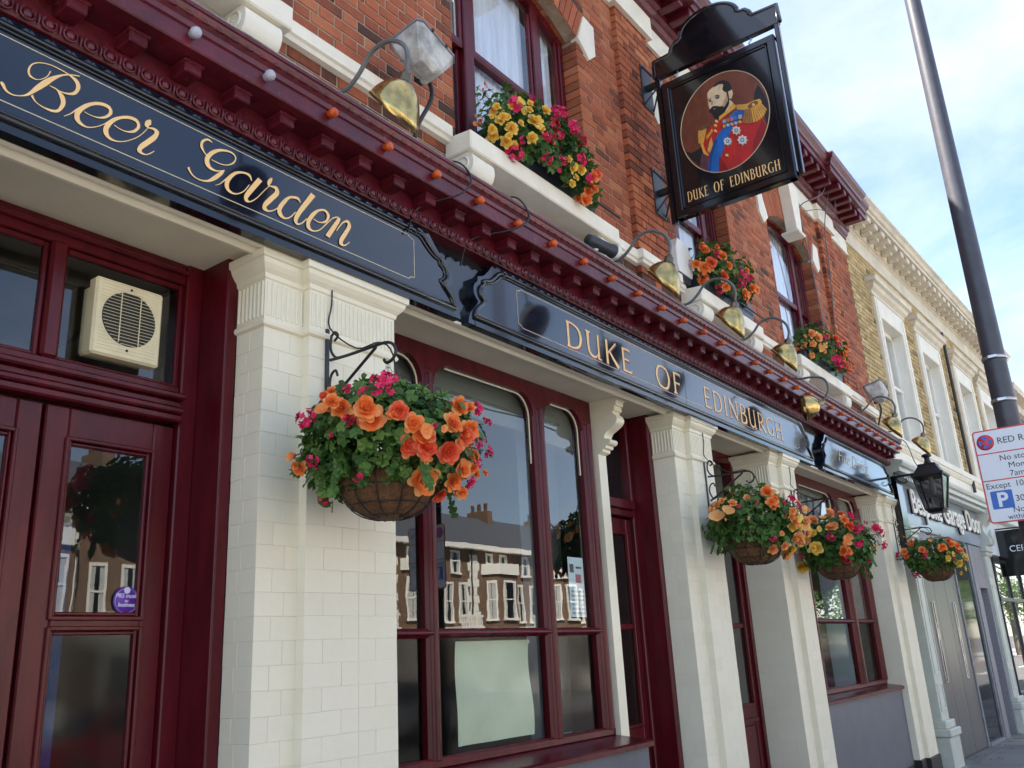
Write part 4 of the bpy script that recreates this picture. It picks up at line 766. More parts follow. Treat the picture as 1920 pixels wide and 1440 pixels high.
# ------------------------------------------------------------------ narrow doors
def narrow_door(name, xa, xb, y, yj, label, jambs=True):
    d = tag(thing_part(name, pub), label); n = 1 if xb-xa < .9 else 2
    B('frame', 'maroon', d, (xa, xa+.05, y-.03, y+.06, GZ, 3.5), (xb-.05, xb, y-.03, y+.06, GZ, 3.5), (xa+.05, xb-.05, y-.02, y+.06, 3.40, 3.5), (xa+.05, xb-.05, y-.06, y+.06, 2.70, 2.78), (xa+.05, xb-.05, y-.04, y+.06, 2.64, 2.70), c=.008)
    part('fanlight', 'glass_clear', d, lambda m: m.box(xa+.05, xb-.05, y+.03, y+.033, 2.78, 3.40))
    for i in range(n):
        p = xa+.052+i*(xb-xa-.1)/n; q = p+(xb-xa-.1)/n-.004; s = .085
        lf = B('door_leaf', 'maroon', d, (p, p+s, y, y+.045, GZ+.01, 2.635), (q-s, q, y, y+.045, GZ+.01, 2.635), (p+s, q-s, y+.001, y+.044, 2.5, 2.635), (p+s, q-s, y+.001, y+.044, .95, 1.08), (p+s, q-s, y+.001, y+.044, GZ+.01, .15), (p+s, q-s, y+.001, y+.044, 1.77, 1.815), c=.006)
        B('panel', 'maroon', d, (p+s-.005, q-s+.005, y+.012, y+.035, .14, .96), (p+s+.04, q-s-.04, y+.002, y+.03, .2, .9), c=.008)
        part('moulding', 'maroon', d, lambda m: [m.cbox(p+s-.012, p+s+.012, y-.012, y+.02, 1.07, 2.51, .005), m.cbox(q-s-.012, q-s+.012, y-.012, y+.02, 1.07, 2.51, .005), m.cbox(p+s-.01, q-s+.01, y-.011, y+.02, 1.065, 1.09, .005), m.cbox(p+s-.01, q-s+.01, y-.025, y+.02, .93, .96, .005)])
        part('pane', 'glass_clear', d, lambda m: m.box(p+s, q-s, y+.02, y+.023, 1.06, 2.52))
    return d
d2 = narrow_door('side_door', 5.85, 6.40, .40, .2, 'narrow maroon door between the console post and a pilaster')
B('jamb_panel', 'maroon', d2, (6.40, 6.412, .2, .42, GZ, 3.498), (6.412, 6.462, .195, .3, GZ, 3.498), c=.005)
d3 = narrow_door('side_door', 7.09, 8.57, .40, .2, 'maroon double door behind the two hanging baskets')
# ------------------------------------------------------------------ lettering: roman capitals with flared strokes
def serif(x, y, w=.13): return ([(x-w, y), (x+w, y)], [.045, .045])
def stem(x, w=.115, a=0, b=1): return ([(x, a), (x, a+.12*(b-a)), (x, (a+b)/2), (x, b-.12*(b-a)), (x, b)], [w*1.25, w*1.02, w*.94, w*1.02, w*1.25])
GLYPH = {
 'D': (.80, [stem(.15), ([(.08, .975), (.38, .97), (.62, .84), (.72, .52), (.62, .18), (.38, .03), (.08, .025)], [.05, .055, .09, .135, .09, .055, .05])]),
 'U': (.80, [([(.15, 1), (.15, .4), (.2, .14), (.36, .03), (.52, .08), (.62, .24)], [.14, .115, .10, .075, .05, .04]), stem(.64, .10), serif(.15, .975, .12), serif(.7, .025, .07)]),
 'K': (.74, [stem(.15), ([(.18, .45), (.42, .74), (.64, 1)], [.05, .05, .06]), ([(.28, .56), (.46, .3), (.72, 0)], [.08, .115, .15])]),
 'E': (.62, [stem(.15), ([(.1, .97), (.5, .97)], [.055, .06]), ([(.15, .52), (.44, .52)], [.05, .055]), ([(.1, .03), (.56, .03)], [.055, .06]), ([(.5, 1), (.485, .86)], [.05, .03]), ([(.56, 0), (.56, .15)], [.05, .03]), ([(.44, .58), (.44, .46)], [.04, .03])]),
 'F': (.58, [stem(.15), ([(.1, .97), (.52, .97)], [.055, .06]), ([(.15, .52), (.44, .52)], [.05, .055]), ([(.52, 1), (.505, .86)], [.05, .03]), ([(.44, .58), (.44, .46)], [.04, .03]), serif(.15, .025, .11)]),
 'O': (.90, [([(.45, .98), (.22, .9), (.09, .52), (.2, .12), (.45, .02), (.68, .1), (.81, .5), (.7, .88), (.45, .98)], [.05, .09, .135, .09, .05, .09, .135, .09, .05])]),
 'I': (.32, [stem(.16), serif(.16, .975, .1), serif(.16, .025, .1)]),
 'N': (.84, [stem(.13, .065), ([(.1, .98), (.4, .52), (.72, .03)], [.14, .13, .12]), stem(.72, .065), serif(.13, .025, .09), serif(.72, .975, .09)]),
 'B': (.68, [stem(.15), ([(.08, .975), (.34, .97), (.52, .87), (.53, .69), (.38, .56), (.15, .54)], [.05, .055, .09, .10, .06, .05]), ([(.15, .54), (.42, .53), (.6, .4), (.58, .14), (.36, .03), (.08, .025)], [.05, .06, .11, .12, .06, .05])]),
 'R': (.74, [stem(.15), ([(.08, .975), (.34, .97), (.53, .87), (.54, .66), (.38, .5), (.15, .48)], [.05, .055, .10, .11, .06, .05]), ([(.3, .5), (.48, .26), (.74, .0)], [.08, .115, .13]), serif(.15, .025, .1)]),
 'G': (.84, [([(.72, .86), (.56, .96), (.36, .95), (.16, .78), (.11, .46), (.24, .13), (.48, .02), (.7, .1)], [.1, .06, .07, .11, .135, .10, .055, .06]), stem(.71, .1, .04, .44), serif(.70, .43, .1)]),
 'H': (.84, [stem(.15), stem(.68), ([(.15, .51), (.68, .51)], [.05, .05]), serif(.15, .975, .1), serif(.15, .025, .1), serif(.68, .975, .1), serif(.68, .025, .1)]),
 ' ': (.62, [])}
def ribbon(m, L, Rr, to3):
    vs = []
    for a, b in zip(L, Rr): vs += [to3(*a), to3(*b)]
    m.add(vs, [(2*i, 2*i+1, 2*i+3, 2*i+2) for i in range(len(L)-1)])
def strokes(m, pts, ws, to3, lift=0):
    P = crom([(*p, w) for p, w in zip(pts, ws)], 5) if len(pts) > 2 else [(*p, w) for p, w in zip(pts, ws)]
    L, Q = [], []
    for i, (x, y, w) in enumerate(P):
        a, b = P[max(i-1, 0)], P[min(i+1, len(P)-1)]; d = Vector((b[0]-a[0], b[1]-a[1])); d = d.normalized() if d.length > 1e-6 else Vector((1, 0))
        L.append((x-d.y*w/2, y+d.x*w/2)); Q.append((x+d.y*w/2, y-d.x*w/2))
    ribbon(m, L, Q, to3)
def capitals(parent, mat, name, txt, start, width, height, to3, gap=.12):
    """set a line of capitals from start over the given width, one part per letter"""
    tot = sum(GLYPH[c][0]+gap for c in txt)-gap; sx = width/tot; x = start
    for c in txt:
        w, st = GLYPH[c]; m = MB()
        for k, (pts, ws) in enumerate(st):
            e = .00015*k
            # keep stroke thickness even when letters are stretched
            strokes(m, [(x+p[0]*sx, p[1]*height) for p in pts], [v*(height+sx)/2 for v in ws], lambda a, b: to3(a, b, e))
        if st: m.build(name, mat, parent)
        x += (w+gap)*sx
# ------------------------------------------------------------------ painted sign boards over the windows
def end_shape(x, s_, z0, z1):
    """ogee end of a board; s_ = +1 right end, -1 left end"""
    h = z1-z0
    P = [(x-s_*.34, z1), (x-s_*.30, z1)]
    P += crom([(x-s_*.30, z1), (x-s_*.255, z1-.03*h), (x-s_*.215, z1-.13*h), (x-s_*.16, z1-.24*h), (x-s_*.105, z1-.285*h)], 4)
    P += [(x-s_*.10, z1-.36*h)]+crom([(x-s_*.10, z1-.36*h), (x-s_*.07, z1-.42*h), (x-s_*.06, z1-.50*h), (x-s_*.07, z1-.58*h), (x-s_*.10, z1-.64*h)], 3)
    P += crom([(x-s_*.10, z0+.36*h), (x-s_*.085, z0+.30*h), (x-s_*.05, z0+.22*h), (x-s_*.015, z0+.12*h), (x, z0)], 4)
    P += [(x-s_*.34, z0)]
    return P
def board(x0, x1, label, shape0=True, shape1=True, edge=True):
    z0, z1 = 3.472, 3.93
    t = thing('sign_board', label, 'sign', (x0, -.06, z0), group='gilded sign boards along the fascia')
    r = end_shape(x1, 1, z0, z1) if shape1 else [(x1, z1), (x1, z0)]
    l = end_shape(x0, -1, z0, z1)[::-1] if shape0 else [(x0, z0), (x0, z1)]
    part('panel', 'navy_gloss', t, lambda m: m.prism(r+l, 'y', -.120, -.0625))
    # raised moulding round the field
    def ring(off):
        rr = end_shape(x1-off, 1, z0+off*.9, z1-off*.75) if shape1 else [(x1, z1-off*.75), (x1, z0+off*.9)]
        ll = end_shape(x0+off, -1, z0+off*.9, z1-off*.75)[::-1] if shape0 else [(x0, z0+off*.9), (x0, z1-off*.75)]
        return rr+ll
    def mould(m):
        a = ring(.052)
        if not shape0: a = a[:-2]+[a[-2], a[-1]]
        pts = [(x, -.1245, z) for x, z in a]
        m.tube(pts+[pts[0]], .0135, 6); b = ring(.075); pts = [(x, -.122, z) for x, z in b]; m.tube(pts+[pts[0]], .008, 5)
    part('moulding', 'black_gloss', t, mould)
    part('lower_edge', 'black_gloss', t, lambda m: m.prism([(-.1235, z0-.004), (-.1235, z0+.028), (-.1205, z0+.034), (-.07, z0+.034), (-.07, z0-.004)], 'x', x0+.06, x1-.06))
    def screws(m):
        for i in range(int((x1-x0)/.5)):
            m.sphere((x0+.25+i*.5, -.1245, z0+.048), .006, 6, 4)
    part('screw_head', 'dark_plastic', t, screws, kind='stuff')
    return t
F3 = lambda y: (lambda a, b, e=0: (a, y-e, b))
s1 = board(-1.0, 3.63, 'navy sign board with gold script reading Beer Garden', False, True)
def script(m, lo, hi):
    for k, st in list(enumerate(SCRIPT_STROKES))[lo:hi]:
        C = crom(st, 5); y = -.1225-.00015*k
        ribbon(m, [(c[0], c[1]) for c in C], [(c[2], c[3]) for c in C], lambda a, b: (a, y, b))
part('lettering', 'gold_leaf', s1, lambda m: script(m, 0, 8)); part('lettering', 'gold_leaf', s1, lambda m: script(m, 8, 99))
def gilt(x0, x1):
    def f(m):
        w = .0045
        pts = [(x0, 3.585), (x1-.10, 3.585), (x1-.085, 3.60), (x1-.055, 3.605), (x1-.055, 3.83), (x1-.085, 3.835), (x1-.10, 3.848), (x0, 3.848)]
        if x0 > 1: pts = [(x0+.055, 3.605)]+[(x0+.085, 3.60), (x0+.10, 3.585)]+pts[1:-1]+[(x0+.10, 3.848), (x0+.085, 3.835), (x0+.055, 3.83), (x0+.055, 3.605)]
        for a, b in zip(pts, pts[1:]):
            strokes(m, [a, b], [w, w], lambda u, v: (u, -.1215, v))
    return f
part('gilt_line', 'pale_gilt', s1, gilt(-.9, 3.30))
s2 = board(3.70, 9.70, 'long black sign board with gold capitals reading Duke of Edinburgh')
def duke(mat, name, dx=0, dz=0, y=-.1228):
    T = F3(y)
    for txt, a, w in (('DUKE', 4.73, .92), ('OF', 6.02, .46), ('EDINBURGH', 6.90, 1.90)):
        capitals(s2, mat, name, txt, 0, w, .186, lambda u, v, e=0: T(a+u+dx, 3.60+v+dz, e))
duke('gold_leaf', 'letter'); duke('shadow_red', 'letter_shade', .009, -.009, -.1212)
part('gilt_line', 'pale_gilt', s2, gilt(4.14, 9.32))
part('board_joint', 'fan_dark', s2, lambda m: m.box(6.55, 6.556, -.1206, -.10, 3.51, 3.92))
s3 = board(9.98, 13.04, 'end sign board with faded gold script beside the wall lantern')
me = text_mesh('Fine Dining', .235, 'pale_gilt', -.004, shear=.4, space=.95)
o = link('lettering', me, s3, Vector((10.62, -.1225, 3.655))-ORG[s3]); o.rotation_euler = (R(90), 0, 0); o.scale = (1.25, 1, 1)

# ------------------------------------------------------------------ projecting pub sign
SX = 6.5
hs = thing('hanging_sign', 'projecting black pub sign painted with a bearded man in red uniform', 'sign', (SX, YW-.05, 5.18))
for z in (6.60, 5.50):
    pw = part('wall_plate', 'black_iron', hs, lambda m: m.cbox(SX-.10, SX+.10, YW-.064, YW-.0505, z-.23, z+.23, .004))
    part('bracket_arm', 'black_iron', hs, lambda m: [m.cbox(SX-.022, SX+.022, -.25, YW-.06, z-.03, z+.03, .006), m.tube([(SX-.08, YW-.066, z+.2), (SX, -.24, z)], .009, 6), m.tube([(SX+.08, YW-.066, z-.2), (SX, -.24, z-.01)], .009, 6), m.tube([(SX-.08, YW-.066, z-.2), (SX, -.24, z-.01)], .009, 6)])
    for a in (-.075, .075):
        for b in (-.2, .2): part('bolt', 'black_iron', hs, lambda m: m.sphere((SX+a, YW-.066, z+b), .011, 6, 4))
for q in ((-.255, -.205, 5.15, 6.68), (-1.385, -1.345, 5.21, 6.68)): part('frame_bar', 'black_gloss', hs, lambda m: m.cbox(SX-.025, SX+.025, *q, .006))
hdr = [(-.205, 6.665), (-.205, 6.835), (-.37, 6.84), (-.385, 6.86), (-.40, 6.90), (-.425, 6.93), (-.47, 6.935), (-.50, 6.955)]+[(-.77+.275*math.cos(t), 6.95+.185*math.sin(t)) for t in [R(8*k) for k in range(1, 22)]]+[(-1.04, 6.955), (-1.07, 6.935), (-1.115, 6.93), (-1.14, 6.90), (-1.155, 6.86), (-1.17, 6.84), (-1.385, 6.83), (-1.385, 6.665)]
part('header_board', 'black_gloss', hs, lambda m: m.prism(hdr, 'x', SX-.022, SX+.022))
part('header_edge', 'black_gloss', hs, lambda m: [m.tube([(SX, y, z) for y, z in hdr], .03, 6), m.cbox(SX-.03, SX+.03, -1.39, -.20, 6.64, 6.672, .006)])
for y in (-.42, -1.12): part('hook', 'steel', hs, lambda m: m.tube([(SX, y, 6.65), (SX, y-.015, 6.62), (SX, y+.012, 6.59), (SX, y, 6.56)], .008, 6))
def pframe(m):
    y0, y1, z0, z1, w = -1.335, -.262, 5.175, 6.555, .075
    for d, t in ((0, w), (.0, .0)):
        if t: m.cbox(SX-.045, SX+.045, y0, y1, z0, z0+t, .012); m.cbox(SX-.045, SX+.045, y0, y1, z1-t, z1, .012); m.cbox(SX-.044, SX+.044, y0, y0+t, z0, z1, .012); m.cbox(SX-.044, SX+.044, y1-t, y1, z0, z1, .012)
    a, b, c, d = y0+w, y1-w, z0+w, z1-w
    for q in ((a, a+.016, c, d), (b-.016, b, c, d), (a, b, c, c+.016), (a, b, d-.016, d)): m.cbox(SX-.04, SX+.04, q[0], q[1], q[2], q[3], .004)
part('panel_frame', 'black_gloss', hs, pframe)
part('panel', 'black_gloss', hs, lambda m: m.box(SX-.028, SX+.028, -1.30, -.30, 5.20, 6.53))
OC, OA, OB = (-.80, 5.93), .405, .475
part('portrait_ground', 'brown_ground', hs, lambda m: m.prism([(OC[0]+OA*math.cos(R(6*k)), OC[1]+OB*math.sin(R(6*k))) for k in range(60)], 'x', SX-.0295, SX-.028))
part('portrait_border', 'pale_gilt', hs, lambda m: m.tube([(SX-.031, OC[0]+OA*math.cos(R(6*k)), OC[1]+OB*math.sin(R(6*k))) for k in range(61)], .004, 5))
def inside(p):
    d = math.hypot((p[0]-OC[0])/OA, (p[1]-OC[1])/OB)
    return p if d < .99 else (OC[0]+(p[0]-OC[0])/d*.99, OC[1]+(p[1]-OC[1])/d*.99)
for k, (mt, poly) in enumerate(PORTRAIT):
    q = [inside(p) for p in poly]
    if len(q) > 6 and mt in ('red_coat', 'skin', 'hair_black', 'sash_blue', 'shade_black') and len(q) < 30:
        q = crom(q+[q[0]], 3)[:-1]
    part('portrait_patch', mt, hs, lambda m: m.prism(q, 'x', SX-.0298-.00025*k, SX-.0285))
SL = math.atan2(-.018, .83)
(capitals(hs, 'gold_leaf', 'letter', 'DUKE OF EDINBURGH', 0, .83, .098, lambda u, v, e=0: (SX-.030-e, -.385-u, 5.30+v-u*.012), gap=.16))

# ------------------------------------------------------------------ brass swan-neck lamps
PIPE = [(0, 0), (-.10, -.006), (-.185, .045), (-.255, .115), (-.345, .135), (-.425, .105), (-.485, .045), (-.505, -.03), (-.492, -.10), (-.480, -.145)]
def swan_lamp(x, label, pipe=PIPE, z=4.33, cut=.62, ax=None):
    t = thing('swan_neck_lamp', label, 'lamp', (x, -.24, z), group='brass swan neck lamps above the sign boards', local=True)
    part('base', 'white_plastic', t, lambda m: m.lathe([(.0, .03), (.03, .03), (.04, .015), (.045, -.035)], 12, (0, .01, -.01)))
    C = crom([(0, a, b) for a, b in pipe], 4)
    part('neck', 'grey_hose', t, lambda m: m.tube(C, .0115, 8))
    e = Vector(C[-1]); d = Vector(ax or (-.12, .34, -1.0)); d.normalize(); d0 = (e-Vector(C[-4])).normalized()
    part('socket', 'tarnished', t, lambda m: m.lathe([(0, -.05), (.016, -.05), (.018, -.035), (.033, -.03), (.036, .02), (.045, .03)], 14, e, d0*.5+d*.5))
    q = e+d*.012
    def bell(m):                                        # bell cut obliquely: longer on the street side
        u = d.cross(Vector((1, 0, 0))).normalized(); w = d.cross(u)
        if u.y > 0: u = -u
        pr = [(.028, 0), (.048, .004), (.075, .024), (.098, .055), (.116, .092), (.128, .130), (.135, .160), (.131, .161), (.123, .130), (.110, .092), (.09, .055), (.06, .022)]
        n_ = 32; vs = []
        for r_, h in pr:
            for k in range(n_):
                a = 2*math.pi*k/n_; c = math.cos(a); hh = h+cut*r_*c*(h/.16)
                vs.append(q+d*hh+(u*c+w*math.sin(a))*r_)
        m.add(vs, [(i*n_+k, i*n_+(k+1) % n_, (i+1)*n_+(k+1) % n_, (i+1)*n_+k) for i in range(len(pr)-1) for k in range(n_)], .5, True)
    part('shade', 'brass', t, bell)
    part('bulb', 'lamp_clear', t, lambda m: m.sphere(q+d*.09, .035, 8, 6))
    return t
for x, lb in ((2.55, 'brass lamp nearest the camera above the script sign, before the floodlight'), (5.20, 'brass lamp beside the dark security camera and right of the first sill'),
              (6.33, 'brass lamp in front of the middle window box of orange flowers'), (7.52, 'brass lamp to the left of the farthest window box'),
              (11.16, 'brass lamp beside the weathered floodlight at the far cornice end'), (12.62, 'farthest brass lamp, standing clear against the yellow brick house')):
    swan_lamp(x, lb)
swan_lamp(8.82, 'drooping brass lamp bent down in front of the sign board', [(0, 0), (-.06, -.07), (-.13, -.11), (-.255, -.12), (-.375, -.165), (-.405, -.27), (-.365, -.355), (-.30, -.41)], 4.33, .1, ax=(-.25, .5, -.12))
# ------------------------------------------------------------------ festoon bulbs along the cornice
fs = thing('festoon_lights', 'row of small amber bulbs along the maroon cornice edge', 'lights', (1.5, -.3, 4.15))
def bulbm(mat):
    m = MB(); m.lathe([(0, -.004), (.020, 0), (.019, .012), (.024, .02), (.026, .032), (.021, .045), (.010, .052), (0, .053)], 10, (0, 0, 0), (0, -1, -.15))
    return m.mesh('bulb', mat)
bm_a, bm_c = bulbm('bulb_amber'), bulbm('bulb_clear')
for i in range(31):
    x = 1.717+.3752*i
    if x > 13: break
    o = link('bulb', bm_c if i < 2 else bm_a, fs, Vector((x, -.303, 4.147))-ORG[fs])
    if i < 2: o['label'] = 'clear glass bulb'
    o.rotation_euler = (rng.uniform(-.15, .15), 0, rng.uniform(-.2, .2))
fs.location = fs.location
# ------------------------------------------------------------------ floodlights, camera, alarm box, cables
def flood(x, z, label, s=1.0):
    """uplighter seen from below: tapered housing, open end turned up towards the wall"""
    t = thing('floodlight', label, 'floodlight', (x, -.2, z), local=True)
    d = Vector((.30, .25, .92)).normalized(); u = d.cross(Vector((0, 1, 0))).normalized(); w = d.cross(u); c = Vector((.02, -.11, .15*s))
    def ringp(h, a, b): return [c+d*h+u*(p*a)+w*(q*b) for p, q in ((-1, -.8), (-.8, -1), (.8, -1), (1, -.8), (1, .8), (.8, 1), (-.8, 1), (-1, .8))]
    def hull(m, rows):
        n_ = 8; vs = [p for r_ in rows for p in r_]
        m.add(vs, [(i*n_+k, i*n_+(k+1) % n_, (i+1)*n_+(k+1) % n_, (i+1)*n_+k) for i in range(len(rows)-1) for k in range(n_)]+[tuple(range(n_))[::-1], tuple(range(len(vs)-n_, len(vs)))])
    part('housing', 'weathered_white', t, lambda m: hull(m, [ringp(-.13*s, .05*s, .035*s), ringp(-.10*s, .10*s, .07*s), ringp(.03*s, .155*s, .115*s), ringp(.055*s, .16*s, .12*s)]))
    part('rim', 'lead', t, lambda m: hull(m, [ringp(.056*s, .168*s, .128*s), ringp(.075*s, .168*s, .128*s)]))
    part('lens', 'glass_smoke', t, lambda m: hull(m, [ringp(.076*s, .14*s, .10*s), ringp(.079*s, .14*s, .10*s)]))
    part('clip', 'black_iron', t, lambda m: [m.sphere(c+d*.065*s+u*a*s+w*.128*s, .012, 6, 4) for a in (-.06, .06)])
    part('bracket', 'black_iron', t, lambda m: [m.tube(crom([(.05, -.06, .05), (.10, -.09, .03), (.10, -.10, -.08), (.04, -.06, -.24), (.02, -.04, -.34)], 4), .013, 7), m.cbox(.02, .08, -.10, -.04, .02, .07, .005)])
flood(3.12, 4.72, 'weathered white floodlight behind the nearest brass lamp')
flood(12.3, 4.66, 'weathered floodlight on the wall by the cornice end', 1.05)
cc = thing('security_camera', 'dark bullet security camera under the first sill bracket', 'camera', (4.95, -.33, 4.28), local=True)
part('body', 'dark_plastic', cc, lambda m: m.lathe([(0, -.12), (.04, -.12), (.045, -.10), (.045, .10), (.05, .105), (.05, .16), (.044, .16), (.044, .12), (0, .12)], 16, (0, 0, .07), (.9, -.25, -.12)))
part('lens_ring', 'white_plastic', cc, lambda m: m.lathe([(.051, .13), (.053, .13), (.053, .165), (.046, .165)], 16, (0, 0, .07), (.9, -.25, -.12)))
part('mount', 'white_plastic', cc, lambda m: [m.tube([(-.08, .05, -.02), (-.05, .03, .02), (-.02, 0, .05)], .016, 8), m.lathe([(0, .02), (.05, .015), (.055, -.01)], 14, (-.09, .06, -.03))])
al = thing('alarm_box', 'cream alarm box with dark strobe beside the middle window', 'alarm', (6.78, YW, 4.72), local=True)
part('case', 'white_plastic', al, lambda m: m.prism([(-.13, .07), (.13, .07), (.15, .12), (.15, .30), (.10, .40), (-.10, .40), (-.15, .30), (-.15, .12)], 'y', -.10, -.003))
part('strobe', 'dark_plastic', al, lambda m: m.prism([(-.10, .0), (.10, .0), (.13, .068), (-.13, .068)], 'y', -.09, -.003))
def cable(pts, r, label, mat='grey_hose', nm='cable'):
    return part(nm, mat, None, lambda m: m.tube(crom(pts, 6), r, 5, True), label=label, cat='cable')
cable([(11.6, -.30, 7.74), (11.2, -.30, 7.4), (10.85, -.1, 7.15), (10.9, -.085, 6.8), (11.05, -.075, 6.2), (11.2, -.075, 5.2), (11.3, -.07, 4.8)], .008, 'grey cable running down beside the farthest sash window')
cable([(12.0, -.3, 7.74), (11.95, -.25, 7.45), (11.4, -.2, 7.3), (10.95, -.12, 7.12)], .006, 'thin looping cable under the top cornice')
cable([(11.75, -.3, 7.74), (11.72, -.16, 7.2), (11.7, -.125, 6.5), (11.55, -.10, 5.6), (11.42, -.08, 4.9)], .007, 'straight cable down the right hand brick pier')
cable([(3.35, -.10, 4.36), (3.42, -.3, 4.33), (3.47, -.365, 4.22), (3.40, -.34, 4.10), (3.25, -.16, 4.02), (3.18, -.14, 3.85)], .006, 'black cable looping over the cornice below the first scroll bracket', 'black_iron')
cable([(3.95, -.10, 4.36), (3.99, -.3, 4.34), (4.03, -.365, 4.2), (3.93, -.33, 4.09), (3.72, -.15, 4.0), (3.62, -.14, 3.80)], .006, 'black cable looping over the cornice towards the board end', 'black_iron')
cable([(4.6, -.128, 3.462), (5.1, -.125, 3.44), (5.6, -.128, 3.46), (6.1, -.125, 3.432), (6.6, -.128, 3.462), (7.1, -.13, 3.45)], .007, 'slack black cable along the bottom of the long sign board', 'black_iron')
cable([(12.9, -.08, 4.3), (13.0, -.38, 4.25), (13.12, -.45, 3.95), (13.2, -.5, 3.82)], .006, 'thin cable from the cornice end down to the lantern', 'black_iron')
# ------------------------------------------------------------------ wall lantern
ln = thing('wall_lantern', 'black four-sided wall lantern on an iron arm at the end of the pub', 'lantern', (13.2, -.60, 3.24), local=True); ln.scale = (1.2, 1.1, 1.2)
def fr(z, w, z2, w2): return [[(a*w, b*w, z) for a, b in ((-1, -1), (1, -1), (1, 1), (-1, 1))], [(a*w2, b*w2, z2) for a, b in ((-1, -1), (1, -1), (1, 1), (-1, 1))]]
def frust(m, z, w, z2, w2):
    a, b = fr(z, w, z2, w2); m.add(a+b, [(0, 1, 5, 4), (1, 2, 6, 5), (2, 3, 7, 6), (3, 0, 4, 7), (3, 2, 1, 0), (4, 5, 6, 7)])
def lbars(m):
    a, b = fr(.02, .105, .40, .172)
    for p, q in zip(a, b): m.tube([p, q], .011, 5)
    for R_ in (a, b):
        for i in range(4): m.tube([R_[i], R_[(i+1) % 4]], .011, 5)
    frust(m, -.02, .08, .02, .11); frust(m, .40, .19, .425, .19)
part('frame', 'black_iron', ln, lbars)
part('pane', 'glass_smoke', ln, lambda m: frust(m, .03, .10, .395, .167))
part('roof', 'black_iron', ln, lambda m: [frust(m, .425, .165, .53, .10), frust(m, .53, .105, .545, .10), m.lathe([(.075, .545), (.05, .56), (.035, .59), (.032, .62), (.045, .635), (.06, .64), (.06, .655), (.03, .668), (0, .675)], 14)])
part('arm', 'black_iron', ln, lambda m: [m.tube([(0, .45, .46), (0, .14, .46)], .014, 7), m.tube(crom([(0, .42, .45), (0, .36, .39), (0, .31, .37), (0, .28, .40), (0, .31, .42)], 4), .007, 6)])
part('bulb', 'lamp_clear', ln, lambda m: m.lathe([(0, .40), (.03, .40), (.03, .32), (.045, .26), (.03, .2), (0, .19)], 10))
# ------------------------------------------------------------------ extractor fan, paper, posters, sticker
fn = thing('extractor_fan', 'yellowed square extractor fan in the glass over the entrance doors', 'fan', (1.90, .42, 2.915), local=True)
part('case', 'abs_cream', fn, lambda m: [m.cbox(-.158, .158, -.085, -.02, .0, .352, .010), m.cbox(-.14, .14, -.03, .06, .02, .335, .01)])
part('dark_core', 'fan_dark', fn, lambda m: m.lathe([(0, .0005), (.122, .0005), (.124, 0)], 36, (.0, -.086, .185), (0, -1, 0)))
def louvre(m):
    for i in range(17):
        z = .066+i*.0148; h = math.sqrt(max(0, .124**2-(z-.185)**2)); 
        if h > .01: m.cbox(-h, h, -.096, -.092, z-.0009, z+.0009, .0004)
    for x in (-.045, .045):
        h = math.sqrt(.124**2-x*x); m.cbox(x-.002, x+.002, -.097, -.092, .185-h, .185+h, .001)
part('louvre', 'abs_cream', fn, louvre)
def ribs(m):
    for i in range(22):
        z = .03+i*.0148; h = math.sqrt(max(0, .127**2-(z-.185)**2))
        for a, b in ((-.13, -h-.004), (h+.004, .13)):
            if b-a > .01: m.box(a, b, -.0872, -.084, z-.002, z+.002)
part('rib', 'abs_cream', fn, ribs, kind='stuff')
part('screw', 'fan_dark', fn, lambda m: [m.sphere((0, -.088, z), .006, 6, 4) for z in (.325, .042)])
sh = thing('paper_sheet', 'large blank pale paper sheet taped inside the lower middle pane', 'paper', (4.5, .40, 1.14), local=True)
def sheet(m):
    vs = []; n = 12
    for j in range(n+1):
        for i in range(n+1): vs.append((-.40+.74*i/n+.012*math.sin(j*.5), .006*math.sin(i*.9+j*.4), .575*j/n))
    m.add(vs, [(j*(n+1)+i, j*(n+1)+i+1, (j+1)*(n+1)+i+1, (j+1)*(n+1)+i) for j in range(n) for i in range(n)], .5, True); m.fix = False
part('sheet', 'paper', sh, sheet); part('fold', 'white_paper', sh, lambda m: m.box(-.39, .33, -.0065, -.006, .272, .276)); [part('tape', 'white_paper', sh, lambda m: m.box(a, a+.025, -.009, -.0075, b, b+.025)) for a in (-.40, .31) for b in (.0, .55)]
po = thing('poster', 'small printed notice stuck inside the right hand window light', 'poster', (5.46, .395, 1.86), local=True)
part('sheet', 'white_paper', po, lambda m: m.box(-.10, .10, -.001, .001, 0, .42)); part('print', 'medal_grey', po, lambda m: [m.box(-.08, .08, -.003, -.001, .02+.03*i, .035+.03*i) for i in range(6)]); part('print', 'medal_pink', po, lambda m: m.box(-.01, .06, -.003, -.001, .24, .30)); part('print', 'eye_dark', po, lambda m: [m.box(-.08, -.03, -.003, -.001, .31, .37), m.box(.0, .07, -.003, -.001, .34, .355)])
stk = thing('window_sticker', 'round purple PRS music sticker on the door glass', 'sticker', (2.05, YD+.012, 1.915), local=True)
part('disc', 'purple', stk, lambda m: m.lathe([(0, .002), (.058, .002), (.058, 0), (0, 0)], 30, (0, 0, 0), (0, -1, 0)))
part('ring', 'pale_lilac', stk, lambda m: m.tube([(.05*math.cos(R(10*k)), -.0022, .05*math.sin(R(10*k))) for k in range(37)], .0008, 4)); part('emblem', 'pale_lilac', stk, lambda m: m.lathe([(0, .0028), (.014, .0028)], 16, (0, 0, .042), (0, -1, 0)))
for txt, z, sz in (('PRS music', .012, .024), ('for', -.006, .013), ('business', -.024, .022)):
    o = link('lettering', text_mesh(txt, sz, 'pale_lilac', .0006, align='CENTER', shear=.2), stk, (0, -.003, z)); o.rotation_euler = (R(90), 0, 0)
